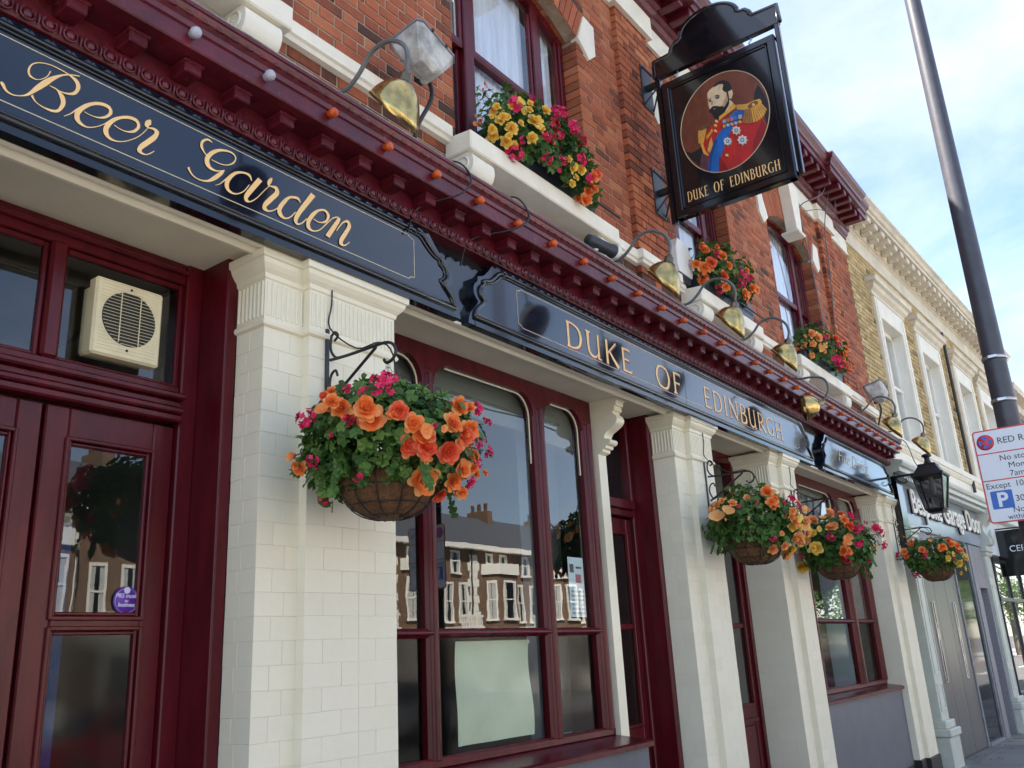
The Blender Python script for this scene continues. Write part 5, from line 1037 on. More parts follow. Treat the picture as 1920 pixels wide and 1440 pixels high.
# ------------------------------------------------------------------ lamp post and parking sign
PX, PY = 7.0, -2.352
lp = thing('lamp_post', 'tall dark grey tapering lamp post at the kerb', 'lamp post', (PX, PY, GZ), local=True)
part('shaft', 'pole_grey', lp, lambda m: m.tube([(0, 0, 0), (0, 0, 1.3), (0, 0, 1.32), (0, 0, 2.4), (0, 0, 5.5), (0, 0, 9.5)], [.11, .11, .088, .082, .066, .048], 24))
part('head', 'pole_grey', lp, lambda m: [m.tube(crom([(0, 0, 9.45), (0, -.1, 9.75), (0, -.5, 9.95), (0, -.9, 10.0)], 5), .04, 10), m.sphere((0, -1.2, 10.0), (.14, .36, .07), 14, 8)])
for z in (3.60, 3.28): part('clamp', 'steel', lp, lambda m: [m.lathe([(.080, z-.012), (.084, z-.012), (.084, z+.012), (.080, z+.012)], 20), m.cbox(-.096, -.079, -.03, .03, z-.012, z+.012, .003)])
ps = thing('parking_sign', 'white red-bordered red route parking sign on the lamp post', 'sign', (PX-.105, PY-.02, 2.32), local=True)
# the plate faces back along the pavement
def rr(w, z0, z1, r): 
    out = []
    for cx, cz, a in ((w-r, z1-r, 0), (-w+r, z1-r, 90), (-w+r, z0+r, 180), (w-r, z0+r, 270)):
        out += [(cx+r*math.cos(R(a+15*k)), cz+r*math.sin(R(a+15*k))) for k in range(7)]
    return out
HW = .255
part('plate', 'sign_red', ps, lambda m: m.prism(rr(HW, 0, .655, .025), 'x', -.002, .002))
part('face', 'sign_white', ps, lambda m: m.prism(rr(HW-.010, .010, .645, .017), 'x', -.0032, -.002))
part('rule', 'sign_red', ps, lambda m: [m.box(-.0042, -.0032, -HW+.005, HW-.005, z-.004, z+.004) for z in (.485, .295)])
part('clip', 'steel', ps, lambda m: [m.cbox(.003, .028, -.05, .09, z, z+.03, .003) for z in (.12, .5)])
def signtext(txt, y, z, sz, mat='sign_black', b=0):
    o = link('lettering', text_mesh(txt, sz, mat, b), ps, (-.0045, y, z)); o.rotation_euler = (R(90), 0, R(-90)); return o
signtext('RED ROUTE', .108, .545, .062); signtext('No stopping', .115, .425, .056); signtext('Mon - Sat', .07, .368, .056); signtext('7am - 7pm', .072, .311, .056)
signtext('Except', .235, .238, .056); signtext('10am - 4pm', .055, .238, .056); signtext('30 mins', .072, .135, .06); signtext('No return', .10, .062, .056); signtext('within 1 hour', .14, .018, .05)
part('parking_symbol', 'sign_blue', ps, lambda m: m.prism([(a+.15, b) for a, b in rr(.068, .095, .22, .008)], 'x', -.0042, -.0032))
signtext('P', .183, .112, .135, 'sign_white', .004).location.x = -.0052
part('clearway_symbol', 'sign_red', ps, lambda m: m.lathe([(0, .0036), (.056, .0036), (.056, .003), (0, .003)], 28, (0, .18, .566), (-1, 0, 0)))
def quarters(m):
    for q in range(4):
        c = R(90*q); pts = [(.18+.013*math.cos(c), .566+.013*math.sin(c))]+[(.18+.042*math.cos(c+R(t)), .566+.042*math.sin(c+R(t))) for t in range(-34, 35, 8)]
        m.prism(pts, 'x', -.0048, -.0036)
part('clearway_quarter', 'sign_blue', ps, quarters)
# ------------------------------------------------------------------ flowers and foliage
def petal(m, base, out, up, L, W, curl, tint, n=3, cup=.25):
    """a curved petal or sepal patch growing from base along out"""
    side = out.cross(up).normalized(); vs = []
    for i in range(n+1):
        t = i/n; w = W*math.sin(math.pi*(.16+.56*t))
        c = base+out*(L*t)+up*(L*curl*t*t)
        for k, s_ in enumerate((-1, -.4, .4, 1)):
            vs.append(c+side*(w*s_)+up*(cup*W*abs(s_)**1.6)+out*(-.20*L*abs(s_)**1.5*t*t)+up*(.06*W*(k % 2)*t))
    for i in range(n):                                  # petals pale towards the rim
        m.add(vs[i*4:i*4+8], [(k, k+1, k+5, k+4) for k in range(3)], max(0, min(1, tint+.34*((i+.5)/n-.62))), True)
def begonia(seed, mat):
    """double rosette of unit radius facing +Z"""
    r = random.Random(seed); m = MB(); m.fix = False
    loose = r.uniform(.0, .5)
    rings = [(8, 1.0, .36, -.05), (8, .88, .34, .35), (7, .72, .31, .8), (6, .54, .26, 1.3), (5, .34, .18, 1.9)]
    for q, (n, L, W, curl) in enumerate(rings):
        ph = r.random()*6
        for i in range(n):
            a = ph+2*math.pi*i/n+r.uniform(-.22, .22); L2 = L*r.uniform(.74, 1.15)
            if q == 0 and r.random() < loose*.5: continue
            o = Vector((math.cos(a), math.sin(a), .10+.13*q+r.uniform(-.16, .22))).normalized()
            petal(m, Vector((0, 0, .03*q)), o, Vector((0, 0, 1)), L2, W*r.uniform(.85, 1.15), curl*(.30-.2*loose)+r.uniform(-.12, .10), max(0, min(1, .78-.15*q+r.uniform(-.26, .22))), 3, .14)
    m.sphere((0, 0, .22), (.14, .14, .12), 6, 4, .2)
    return m.mesh('begonia_flower', mat)
def single(seed, mat):
    r = random.Random(seed); m = MB(); m.fix = False
    for i in range(4):
        a = R(90*i)+r.uniform(-.15, .15); L = 1.0 if i % 2 else .75
        petal(m, Vector((0, 0, 0)), Vector((math.cos(a), math.sin(a), .3)).normalized(), Vector((0, 0, 1)), L, .5, .15, r.uniform(.4, .9), 3, .35)
    m.sphere((0, 0, .12), (.13, .13, .1), 6, 4, 1)
    return m.mesh('begonia_flower', mat)
def geranium(seed, mat):
    """loose head of small five-petalled florets, unit radius"""
    r = random.Random(seed); m = MB(); m.fix = False
    for f in range(13):
        d = Vector((r.gauss(0, 1), r.gauss(0, 1), abs(r.gauss(0, .8))+.1)).normalized(); c = d*r.uniform(.45, .85)
        a = Vector((0, 0, 1)) if abs(d.z) < .9 else Vector((1, 0, 0)); u = d.cross(a).normalized(); w = d.cross(u); ph = r.random()*6; ti = r.uniform(.25, .85)
        for i in range(5):
            t = ph+2*math.pi*i/5+(.2 if i < 2 else -.1); o = (u*math.cos(t)+w*math.sin(t)+d*.25).normalized()
            petal(m, c, o, d, .36*r.uniform(.85, 1.15), .13, .05, max(0, min(1, ti+r.uniform(-.15, .15))), 2, .15)
        m.tube([(0, 0, -.35), c*.5, c], .018, 3, False, .0)
    return m.mesh('geranium_head', mat)
FM = {'o': [begonia(i, 'petal_orange') for i in range(7)]+[begonia(i+90, 'petal_orange') for i in range(3)]+[single(20, 'petal_orange')]+[begonia(i+70, 'petal_coral') for i in range(2)], 'e': [begonia(i+5, 'petal_peach') for i in range(6)]+[single(24, 'petal_peach')], 'y': [begonia(i+9, 'petal_yellow') for i in range(3)]+[single(22, 'petal_yellow')],
      'p': [geranium(i+30, 'petal_pink') for i in range(5)], 'r': [geranium(i+40, 'petal_red') for i in range(3)]}
def leaf(m, c, nrm, size, r, tint):
    """lobed, slightly folded geranium leaf"""
    nrm = nrm.normalized(); a = Vector((r.gauss(0, 1), r.gauss(0, 1), r.gauss(0, 1))); u = (a-nrm*a.dot(nrm)).normalized(); w = nrm.cross(u)
    n = 10; vs = [c]
    for k in range(n+1):
        t = -2.5+5.0*k/n; rad = size*(1.0 if k % 2 == 0 else .80)*(1-.10*abs(t))
        vs.append(c+(u*math.cos(t)+w*math.sin(t))*rad+nrm*(size*(.16*(k % 2)-.10)+size*.25*abs(math.sin(t))*.6))
    m.add(vs, [(0, k+1, k+2) for k in range(n)], tint, False)
def blade(m, c, d, nrm, L, W, tint):
    s_ = d.cross(nrm).normalized(); m.add([c, c+d*L*.45+s_*W, c+d*L, c+d*L*.45-s_*W], [(0, 1, 2, 3)], tint)
def plant(parent, C, Rv, key, seed, n_leaf=620, lsize=.036, zmin=-.9, round_bowl=False, trail=0):
    """foliage volume and its flowers; C is the centre in world space"""
    r = random.Random(seed); O = ORG[parent]; m = MB(); m.fix = False; C = Vector(C)
    def surf():
        while True:
            d = Vector((r.gauss(0, 1), r.gauss(0, 1), r.gauss(0, 1)))
            if d.length < .1: continue
            d.normalize()
            if d.z > zmin: return d
    lump = [(surf(), r.uniform(.02, .12)) for _ in range(14)]
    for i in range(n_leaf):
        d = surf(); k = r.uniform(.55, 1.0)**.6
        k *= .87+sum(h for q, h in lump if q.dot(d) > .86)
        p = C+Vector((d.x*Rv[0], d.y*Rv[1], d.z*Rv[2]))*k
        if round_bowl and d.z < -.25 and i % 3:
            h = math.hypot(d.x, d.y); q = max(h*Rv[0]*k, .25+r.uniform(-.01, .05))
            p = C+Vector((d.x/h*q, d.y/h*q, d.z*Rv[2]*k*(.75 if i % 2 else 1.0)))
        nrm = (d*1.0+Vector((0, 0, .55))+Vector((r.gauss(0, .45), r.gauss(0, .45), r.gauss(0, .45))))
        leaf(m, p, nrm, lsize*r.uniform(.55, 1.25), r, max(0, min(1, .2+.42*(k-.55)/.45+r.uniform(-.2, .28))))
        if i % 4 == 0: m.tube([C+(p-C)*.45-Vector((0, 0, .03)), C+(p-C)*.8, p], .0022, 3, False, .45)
        if i % 9 == 0:
            for _ in range(5):
                dd = (d+Vector((r.gauss(0, .5), r.gauss(0, .5), r.gauss(0, .5)))).normalized(); blade(m, p, dd, nrm, lsize*1.1, lsize*.16, r.uniform(.3, .8))
    if round_bowl:                                      # leaves spilling over the rim
        for i in range(210):
            a = r.uniform(0, 6.283); z = r.uniform(-.02, -.25)**1; q = .235+r.uniform(0, .08)-(.04 if z < -.2 else 0)
            if z < -.13+.10*math.sin(a*3+seed) and r.random() < .75: continue
            leaf(m, C+Vector((math.cos(a)*q, math.sin(a)*q, z)), Vector((math.cos(a), math.sin(a), .5+r.gauss(0, .3))), lsize*r.uniform(.6, 1.2), r, r.uniform(.2, .85))
    for i in range(trail):
        a = r.uniform(0, 2*math.pi); p = C+Vector((math.cos(a)*Rv[0]*.85, math.sin(a)*Rv[1]*.85, -Rv[2]*.5)); q = p+Vector((math.cos(a)*.05, math.sin(a)*.05, -r.uniform(.08, .2)))
        m.tube([p, (p+q)/2+Vector((math.cos(a)*.03, math.sin(a)*.03, 0)), q], .0015, 3, False, .6)
        for k in range(6): leaf(m, p+(q-p)*(k+1)/6, Vector((math.cos(a), math.sin(a), .3)), lsize*r.uniform(.6, .95), r, r.uniform(.3, .7))
    for (kd, x, y, z, rad) in FLOWERS[key]:             # each bloom on its own stalk with leaves below it
        p = Vector((x, y, z)); d = p.normalized()
        m.tube([C+p*.4, C+p*.75+Vector((0, 0, .015)), C+p*1.03], .0028, 4, False, .55)
        for k in range(5):
            leaf(m, C+p*r.uniform(.80, .97)+Vector((r.gauss(0, .03), r.gauss(0, .03), r.gauss(0, .025))), d+Vector((0, 0, .4)), lsize*r.uniform(.7, 1.2), r, r.uniform(.2, .8))
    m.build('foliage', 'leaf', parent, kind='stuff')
    for (kd, x, y, z, rad) in FLOWERS[key]:
        p = Vector((x, y, z)); d = Vector((p.x/Rv[0]**2, p.y/Rv[1]**2, p.z/Rv[2]**2)).normalized()
        flower(parent, kd, C+p*1.02+d*.02, d, rad, r)
        for _ in range((r.random() < .85)+(r.random() < .5) if kd not in 'pr' else (r.random() < .35)):                            # blooms come in bunches
            q = p+Vector((r.gauss(0, .045), r.gauss(0, .035), r.gauss(0, .035))); flower(parent, kd, C+q*1.03, d, rad*r.uniform(.5, .95), r)
    # the side turned away from the street view carries flowers as well
    kinds = [f[0] for f in FLOWERS[key]]
    bud = MB(); bud.fix = False
    for i in range(24):
        d = surf()
        if d.z < -.4 or (not round_bowl and d.z > .6): continue
        p = C+Vector((d.x*Rv[0], d.y*Rv[1], d.z*Rv[2]))*r.uniform(.95, 1.05)
        bud.sphere(p, (.009, .009, .014), 5, 4, r.random()); bud.tube([p-d*.06, p-d*.02+Vector((0, 0, .006)), p], .0018, 3, False, 0)
    bud.build('bud', 'petal_peach' if 'e' in kinds else 'petal_coral', parent, kind='stuff')
    for i in range(8):
        d = surf()
        p = Vector((d.x*Rv[0], d.y*Rv[1], d.z*Rv[2]))
        if (C+p-CAM).length < (C-CAM).length-.02 or d.z < -.3: continue
        flower(parent, r.choice(kinds), C+p, d, r.uniform(.03, .045), r)
def flower(parent, kd, p, d, rad, r):
    if kd == 'p' and r.random() < .12: kd = 'r'
    o = link('geranium_head' if kd in 'pr' else 'begonia_flower', r.choice(FM[kd]), parent)
    dd = (d+Vector((r.gauss(0, .25), r.gauss(0, .25), r.gauss(0, .2)))).normalized()
    if kd not in 'pr': dd = (dd*.62+Vector((-.32, -.52, .12))).normalized()    # blooms turn out to the street
    o.location = p-ORG[parent]
    o.rotation_mode = 'QUATERNION'; o.rotation_quaternion = dd.to_track_quat('Z', 'Y') @ Matrix.Rotation(r.uniform(0, 6.28), 3, 'Z').to_quaternion()
    k = rad*(1.2 if kd not in 'pr' else 1.3)*r.uniform(.82, 1.12); o.scale = (k, k, k*r.uniform(.8, 1.1))
# ------------------------------------------------------------------ hanging baskets on scrolled iron brackets
def bracket(x, label, y0=-.055, zt=3.0, reach=.43):
    t = thing('basket_bracket', label, 'bracket', (x, y0, zt), group='scrolled iron brackets on the pilasters', local=True)
    part('back_bar', 'black_iron', t, lambda m: m.cbox(-.012, .012, -.006, .004, -.30, .17, .003))
    arm = [(0, -.02, .005), (0, -.12, .0), (0, -.25, .0), (0, -.34, .0), (0, -.39, -.015), (0, -.412, -.055), (0, -.395, -.09), (0, -.36, -.10), (0, -.345, -.08)]
    part('arm', 'black_iron', t, lambda m: m.tube(crom([(a, b*reach/.39, c) for a, b, c in arm], 4), .0075, 6))
    part('brace', 'black_iron', t, lambda m: m.tube([(0, -.02, -.20), (0, -.10, -.155), (0, -.33, -.008)], .0075, 6))
    def scr(m):
        m.tube(crom([(0, -.03, .125), (0, -.055, .14), (0, -.075, .115), (0, -.05, .095)][::-1]+[(0, -.03, .125), (0, -.025, .06), (0, -.06, .01), (0, -.12, .0)], 4), .0065, 6)
        m.tube(crom([(0, -.075, -.085), (0, -.06, -.055), (0, -.03, -.075), (0, -.022, -.13), (0, -.05, -.185), (0, -.09, -.165)], 4), .0065, 6)
    part('scroll', 'black_iron', t, scr)
    part('watering_tube', 'black_iron', t, lambda m: m.tube(crom([(.02, -.01, .45), (.015, -.012, .3), (.0, -.018, .17), (.0, -.2, .02), (0, -.35, .01), (0, -.44, -.08), (.02, -.46, -.35)], 4), .004, 5))
    return t
def basket(x, y, zc, zh, key, seed, label, Rv=(.4, .4, .27), n=620):
    t = thing('hanging_basket', label, 'hanging basket', (x, y, zc-.3), group='flower baskets hung from the pilasters')
    rim, zr, zb = .225, zc-.14, zc-.345
    prof = [(rim*math.cos(a)**.8, zr-(zr-zb)*math.sin(a)) for a in [R(8*k) for k in range(0, 11)]]
    part('coir_liner', 'coir', t, lambda m: m.lathe([(r_*(1+.012*math.sin(i*2.1)), z) for i, (r_, z) in enumerate([(rim*.96, zr+.03)]+prof+[(0.0, zb)])], 30, (x, y, 0)))
    def wires(m):
        for k in range(12):
            a = R(30*k); m.tube([(x+(r_+.004)*math.cos(a), y+(r_+.004)*math.sin(a), z-.002) for r_, z in prof], .0028, 5)
        for f in (0, 3, 6, 9):
            r_, z = prof[f]; m.tube([(x+(r_+.005)*math.cos(R(12*k)), y+(r_+.005)*math.sin(R(12*k)), z) for k in range(31)], .003, 5)
    part('wire_frame', 'black_iron', t, wires)
    def chain(m):
        for k in range(4):
            a = R(45+90*k); p0 = Vector((x, y, zh)); p1 = Vector((x+rim*math.cos(a), y+rim*math.sin(a), zr+.01)); n_ = 26
            for i in range(n_):
                p = p0+(p1-p0)*(i+.5)/n_; d = (p1-p0)/n_*.62; s_ = (Vector((-math.sin(a), math.cos(a), 0)) if i % 2 else Vector((math.cos(a), math.sin(a), 0)))*.0048
                m.tube([p-d, p-d*.5+s_, p+d*.5+s_, p+d, p+d*.5-s_, p-d*.5-s_, p-d], .0014, 4, False)
    part('chain', 'steel', t, chain)
    plant(t, (x, y, zc), Rv, key, seed, n, .040, round_bowl=True, trail=4)
    return t
bracket(2.69, 'iron bracket on the broad pilaster holding the nearest basket')
basket(2.70, -.45, 2.54, 2.90, 'b1', 3, 'nearest flower basket of orange begonias and pink geraniums on the broad pilaster', n=1250)
bracket(6.90, 'iron bracket on the pilaster right of the narrow maroon door', zt=2.98, reach=.40)
basket(6.88, -.42, 2.56, 2.88, 'b2', 5, 'flower basket with green left side and peach begonias on its right', n=1000)
bracket(8.99, 'iron bracket on the pilaster with the deep return', zt=2.98, reach=.40)
basket(8.98, -.42, 2.52, 2.88, 'b3', 8, 'flower basket of yellow, orange and pink blooms before the far bar window', n=950)
bracket(13.0, 'iron bracket on the end pilaster by the next shop', zt=3.02, reach=.44)
basket(13.0, -.49, 2.64, 2.93, 'b4', 11, 'farthest flower basket at the end of the pub', (.40, .40, .26), 800)
# ------------------------------------------------------------------ planters on the first floor sills
def planter(x0, x1, C, Rv, key, seed, label, n):
    t = thing('window_planter', label, 'planter', ((x0+x1)/2, -.15, 4.70), group='flower planters on the first floor sills')
    part('trough', 'dark_plastic', t, lambda m: m.prism([(-.23, 4.86), (-.21, 4.70), (-.06, 4.70), (-.04, 4.86)], 'x', x0, x1))
    part('retaining_bar', 'black_iron', t, lambda m: m.tube([(x0-.1, -.24, 4.80), (x1+.32, -.25, 4.79)], .010, 6))
    plant(t, C, Rv, key, seed, n, .038, zmin=-.8)
planter(3.9, 5.12, (4.50, -.2, 4.96), (.74, .22, .36), 'w1', 21, 'planter of yellow begonias and pink geraniums on the nearest first floor sill', 1000)
planter(6.98, 8.15, (7.52, -.2, 5.0), (.66, .22, .36), 'w2', 22, 'planter of bright orange begonias on the middle first floor sill', 520)
planter(9.65, 11.05, (10.32, -.2, 4.95), (.74, .22, .34), 'w3', 23, 'planter of peach and red flowers on the farthest first floor sill', 560)
# ------------------------------------------------------------------ neighbouring stock brick terrace with shops (the street bends two degrees)
nb = thing('shop_terrace', 'yellow stock brick terrace with white window surrounds above the garage door shop', 'building', (13.2, 0, 0), local=True, rz=R(-2))
NW = [(1.9, 0), (4.32, 0), (7.05, 0), (9.28, 0)]        # window centres
HWN = .60; NZ0, NZ1 = 4.55, 6.62; NL = 11.3
def nwall(m):
    e = [-.12]+[v for c, _ in NW for v in (c-HWN, c+HWN)]+[NL]
    for i in range(0, len(e), 2): m.box(e[i], e[i+1], .015, .3, 3.9, 7.62)
    for c, _ in NW: m.box(c-HWN, c+HWN, .015, .3, 3.9, NZ0); m.box(c-HWN, c+HWN, .015, .3, NZ1, 7.62)
part('upper_wall', 'mortar_grey', nb, nwall)
nbk = MB(); hn = [(c-HWN-.2, c+HWN+.2) for c, _ in NW]
for j in range(int((7.6-4.56)/.076)):
    z = 4.56+j*.076; spans = [(-.10, NL)]
    if z < 6.95:
        e = [-.10]+[v for h in hn for v in h]+[NL]; spans = [(e[i], e[i+1]) for i in range(0, len(e), 2)]
    for lo, hi in spans:
        x = lo; kk = 0
        while x < hi-.03:
            e_ = min(hi, x+(((.114, .057)[kk] if kk < 2 else (.228, .114)[kk % 2]) if j % 2 else (.228, .114)[kk % 2])); kk += 1
            if hi-e_ < .04: e_ = hi
            t = max(0, min(1, .55+rng.gauss(0, .2)))
            if x < .02: t = .02
            nbk.cbox(x+.005, e_-.005, rng.uniform(-.003, .003), .1, z+.005, z+.071, .004, t); x = e_
nbk.build('bricks', 'stock_brick', nb, kind='stuff')
for c, _ in NW:
    w = thing_part('sash_window', nb)
    part('surround', 'white_stone', w, lambda m: [m.cbox(c-HWN-.2, c-HWN, -.05, .12, NZ0, 6.95, .01), m.cbox(c+HWN, c+HWN+.2, -.05, .12, NZ0, 6.95, .01), m.cbox(c-HWN, c+HWN, -.05, .12, NZ1, 6.95, .01), m.cbox(c-HWN-.16, c-HWN-.06, -.065, 0, NZ0, 6.9, .008), m.cbox(c+HWN+.06, c+HWN+.16, -.065, 0, NZ0, 6.9, .008)])
    part('reveal', 'house_white', w, lambda m: [m.box(c-HWN-.01, c-HWN+.002, .0, .32, NZ0, NZ1), m.box(c+HWN-.002, c+HWN+.01, .0, .32, NZ0, NZ1), m.box(c-HWN, c+HWN, .0, .32, NZ1-.002, NZ1+.01)])
    part('hood', 'old_stucco', w, lambda m: [m.plan([(c-HWN-.26, .02), (c-HWN-.26, -.0), (c+HWN+.26, 0), (c+HWN+.26, .02)], [(0, 6.95), (.05, 6.96), (.05, 7.02), (.10, 7.06), (.12, 7.12), (.17, 7.14), (.17, 7.20), (.19, 7.23), (.0, 7.27)])])
    part('frame', 'house_white', w, lambda m: [m.cbox(c-HWN, c-HWN+.06, .13, .19, NZ0, NZ1, .005), m.cbox(c+HWN-.06, c+HWN, .13, .19, NZ0, NZ1, .005), m.cbox(c-HWN, c+HWN, .13, .19, NZ1-.07, NZ1, .005), m.cbox(c-HWN, c+HWN, .13, .19, NZ0, NZ0+.08, .005), m.cbox(c-HWN, c+HWN, .12, .18, 5.58, 5.64, .005)])
    part('pane', 'glass_far', w, lambda m: m.box(c-HWN+.05, c+HWN-.05, .16, .164, NZ0, NZ1))
    part('curtain', 'house_curtain', w, lambda m: m.box(c-HWN, c+HWN, .25, .27, NZ0, NZ1))
part('sill_band', 'white_stone', nb, lambda m: m.plan([(-.12, 0), (NL, 0)], [(0, 4.34), (.03, 4.35), (.06, 4.39), (.07, 4.42), (.09, 4.43), (.09, 4.53), (.0, 4.56)]))
B('stucco_band', 'white_stone', nb, (-.12, NL, -.012, .2, 3.9, 4.345))
part('frieze', 'old_stucco', nb, lambda m: m.plan([(-.13, 0), (NL, 0)], [(-.02, 7.58), (.03, 7.585), (.03, 7.63), (.015, 7.64), (.015, 7.86), (.05, 7.88), (.05, 7.91), (-.02, 7.92)]))
nc = part('cornice', 'old_stucco', nb, lambda m: m.plan([(-.13, 0), (NL, 0)], [(-.02, 7.90), (.07, 7.905), (.09, 7.95), (.10, 8.05), (.36, 8.055), (.36, 8.11), (.39, 8.12), (.42, 8.17), (.46, 8.20), (.46, 8.23), (-.02, 8.28)]))
mm = MB(); mm.cbox(-.08, .08, -.24, 0, 0, .10, .012); mm.cbox(-.065, .065, -.15, 0, -.04, .005, .012); me = mm.mesh('modillion', 'old_stucco')
for i in range(31): link('modillion', me, nc, (.15+i*.36, -.095, 7.948))
B('side_wall', 'mortar_grey', nb, (-.12, NL, 7.8, 8.0, GZ, 8.2), (NL-.1, NL, .3, 8, GZ, 8.2), (-.12, NL, .28, .34, GZ, 4.0)); B('roof', 'lead', nb, (-.12, NL, 0, 8, 8.2, 8.3))
part('drainpipe', 'drain', nb, lambda m: m.tube([(5.68, -.06, 7.5), (5.68, -.06, 4.2)], .03, 8)); B('vent_grille', 'drain', nb, (8.06, 8.24, -.012, .05, 5.75, 6.1))
# shop front
ZC = 3.86
part('shop_cornice', 'sage', nb, lambda m: m.plan([(.0, -.02), (6.25, -.02)], [(-.02, 3.80), (.10, 3.81), (.10, 3.86), (.20, 3.87), (.20, 3.93), (.24, 3.95), (.26, 3.99), (.26, 4.02), (-.02, 4.10)]))
mm = MB(); mm.cbox(-.03, .03, -.12, 0, 0, .055, .005); me = mm.mesh('dentil', 'sage')
for i in range(50): link('dentil', me, nb, (.15+i*.122, -.115, 3.752))
B('fascia_board', 'sky_board', nb, (.28, 6.05, -.04, .1, 3.14, 3.80)); B('fascia_end', 'black_gloss', nb, (.02, .30, -.14, .05, 2.80, 4.0))
me = text_mesh('Bespoke Garage Doors', .52, 'house_white', .008, .012); 
o = link('lettering', me, nb, (.86, -.075, 3.38)); o.rotation_euler = (R(90), 0, 0); o.scale = (.96, .98, 1)
me2 = text_mesh('Bespoke Garage Doors', .52, 'sign_black', .004, .010)
o = link('letter_return', me2, nb, (.842, -.058, 3.368)); o.rotation_euler = (R(90), 0, 0); o.scale = (.96, .98, 1)
def gpil(x0, x1, cons=True):
    g = thing_part('shop_pilaster', nb)
    B('shaft', 'sage', g, (x0, x1, -.06, .2, .5, 3.15))
    B('sunk_panel', 'sage', g, *[(a, b, -.072, -.055, z0, z1) for z0, z1 in ((.62, .98), (1.1, 2.45), (2.6, 3.0)) for a, b in ((x0+.05, x0+.08), (x1-.08, x1-.05))], *[(x0+.05, x1-.05, -.0715, -.055, z, z+.03) for z in (.62, .95, 1.1, 2.42, 2.6, 2.97)])
    B('plinth', 'sage', g, (x0-.06, x1+.06, -.14, .2, GZ-.02, .30), (x0-.08, x1+.08, -.17, .2, .30, .40), (x0-.05, x1+.05, -.12, .2, .40, .5), c=.012)
    B('capital', 'sage', g, (x0-.03, x1+.03, -.10, .2, 2.98, 3.05), (x0-.05, x1+.05, -.13, .2, 3.05, 3.16), c=.012)
    if cons: part('console', 'sage', g, lambda m: [m.prism(crom([(-.04, 3.16), (-.16, 3.18), (-.20, 3.28), (-.13, 3.40), (-.12, 3.52), (-.20, 3.62), (-.28, 3.74), (-.26, 3.82), (-.04, 3.84)], 3), 'x', x0+.02, x1-.02), m.sphere(((x0+x1)/2, -.2, 3.35), (.07, .05, .12), 8, 6), m.sphere(((x0+x1)/2, -.25, 3.68), (.08, .06, .08), 8, 6)])
gpil(.42, .80, False); gpil(5.35, 5.80)
gd = thing_part('shop_doors', nb)
for i, (a, b) in enumerate(((.84, 1.62), (1.63, 2.3), (2.31, 3.05))): B('garage_panel', 'taupe', gd, (a, b, .02, .08, GZ+.01, 2.98), c=.005)
for x in (1.35, 2.62):
    B('slot_frame', 'steel', gd, (x-.06, x-.045, -.0, .05, .95, 2.1), (x+.045, x+.06, -.0, .05, .95, 2.1), (x-.045, x+.045, -.0, .05, 2.085, 2.1), (x-.045, x+.045, 0, .05, .95, .965)); B('slot_glass', 'car_glass', gd, (x-.045, x+.045, .005, .04, .965, 2.085))
B('door_frame', 'lead', gd, (3.06, 3.14, .0, .1, GZ, 2.98), (4.24, 4.32, 0, .1, GZ, 2.98), (3.14, 4.24, 0, .1, 2.9, 2.98), (3.14, 4.24, -.02, .1, GZ, GZ+.05)); part('glass_leaf', 'car_glass', gd, lambda m: m.box(3.14, 4.24, .03, .06, GZ+.05, 2.9))
B('stone_surround', 'grey_stone', gd, (4.32, 4.62, -.02, .2, GZ, 3.13), (4.62, 5.2, -.02, .2, 2.38, 3.13), (5.2, 5.35, -.02, .2, GZ, 3.13), (4.62, 5.2, .16, .22, GZ, 2.4), (.84, 4.3, .0, .2, 2.985, 3.14))
rw = thing_part('corner_shop_window', nb)
B('glazing_bar', 'dark_plastic', rw, *[(x, x+.05, .0, .05, .5, 2.95) for x in (6.3, 7.6, 8.9, 10.2)], (6.3, 10.4, -.01, .08, 2.18, 2.25), (6.3, 10.4, -.01, .08, 2.92, 3.0), (6.3, 10.4, -.01, .08, .45, .52))
part('pane', 'glass_far', rw, lambda m: m.box(6.3, 10.4, .04, .045, .5, 2.95)); B('stall_riser', 'sage', rw, (5.86, 10.6, -.03, .2, GZ, .46)); B('back_wall', 'room_grey', rw, (5.9, 11, 1.5, 1.6, GZ, 3.2)); B('fascia', 'white_board', rw, (6.06, 10.9, -.04, .1, 3.05, 3.75)); B('cornice', 'sage', rw, (5.95, 10.95, -.2, .1, 3.75, 3.95))
cs = thing('shop_sign', 'small black hanging shop sign half hidden by the parking sign', 'sign', (13.2+6.9, -.35, 2.6), local=True, rz=R(-2))
part('plate', 'black_gloss', cs, lambda m: m.cbox(-.02, .02, -.95, .1, .05, .95, .005)); part('bracket', 'black_iron', cs, lambda m: m.tube([(0, .3, .98), (0, -.9, .98)], .015, 6))
o = link('lettering', text_mesh('CER', .17, 'white_paper'), cs, (-.022, -.12, .52)); o.rotation_euler = (R(90), 0, R(-90))
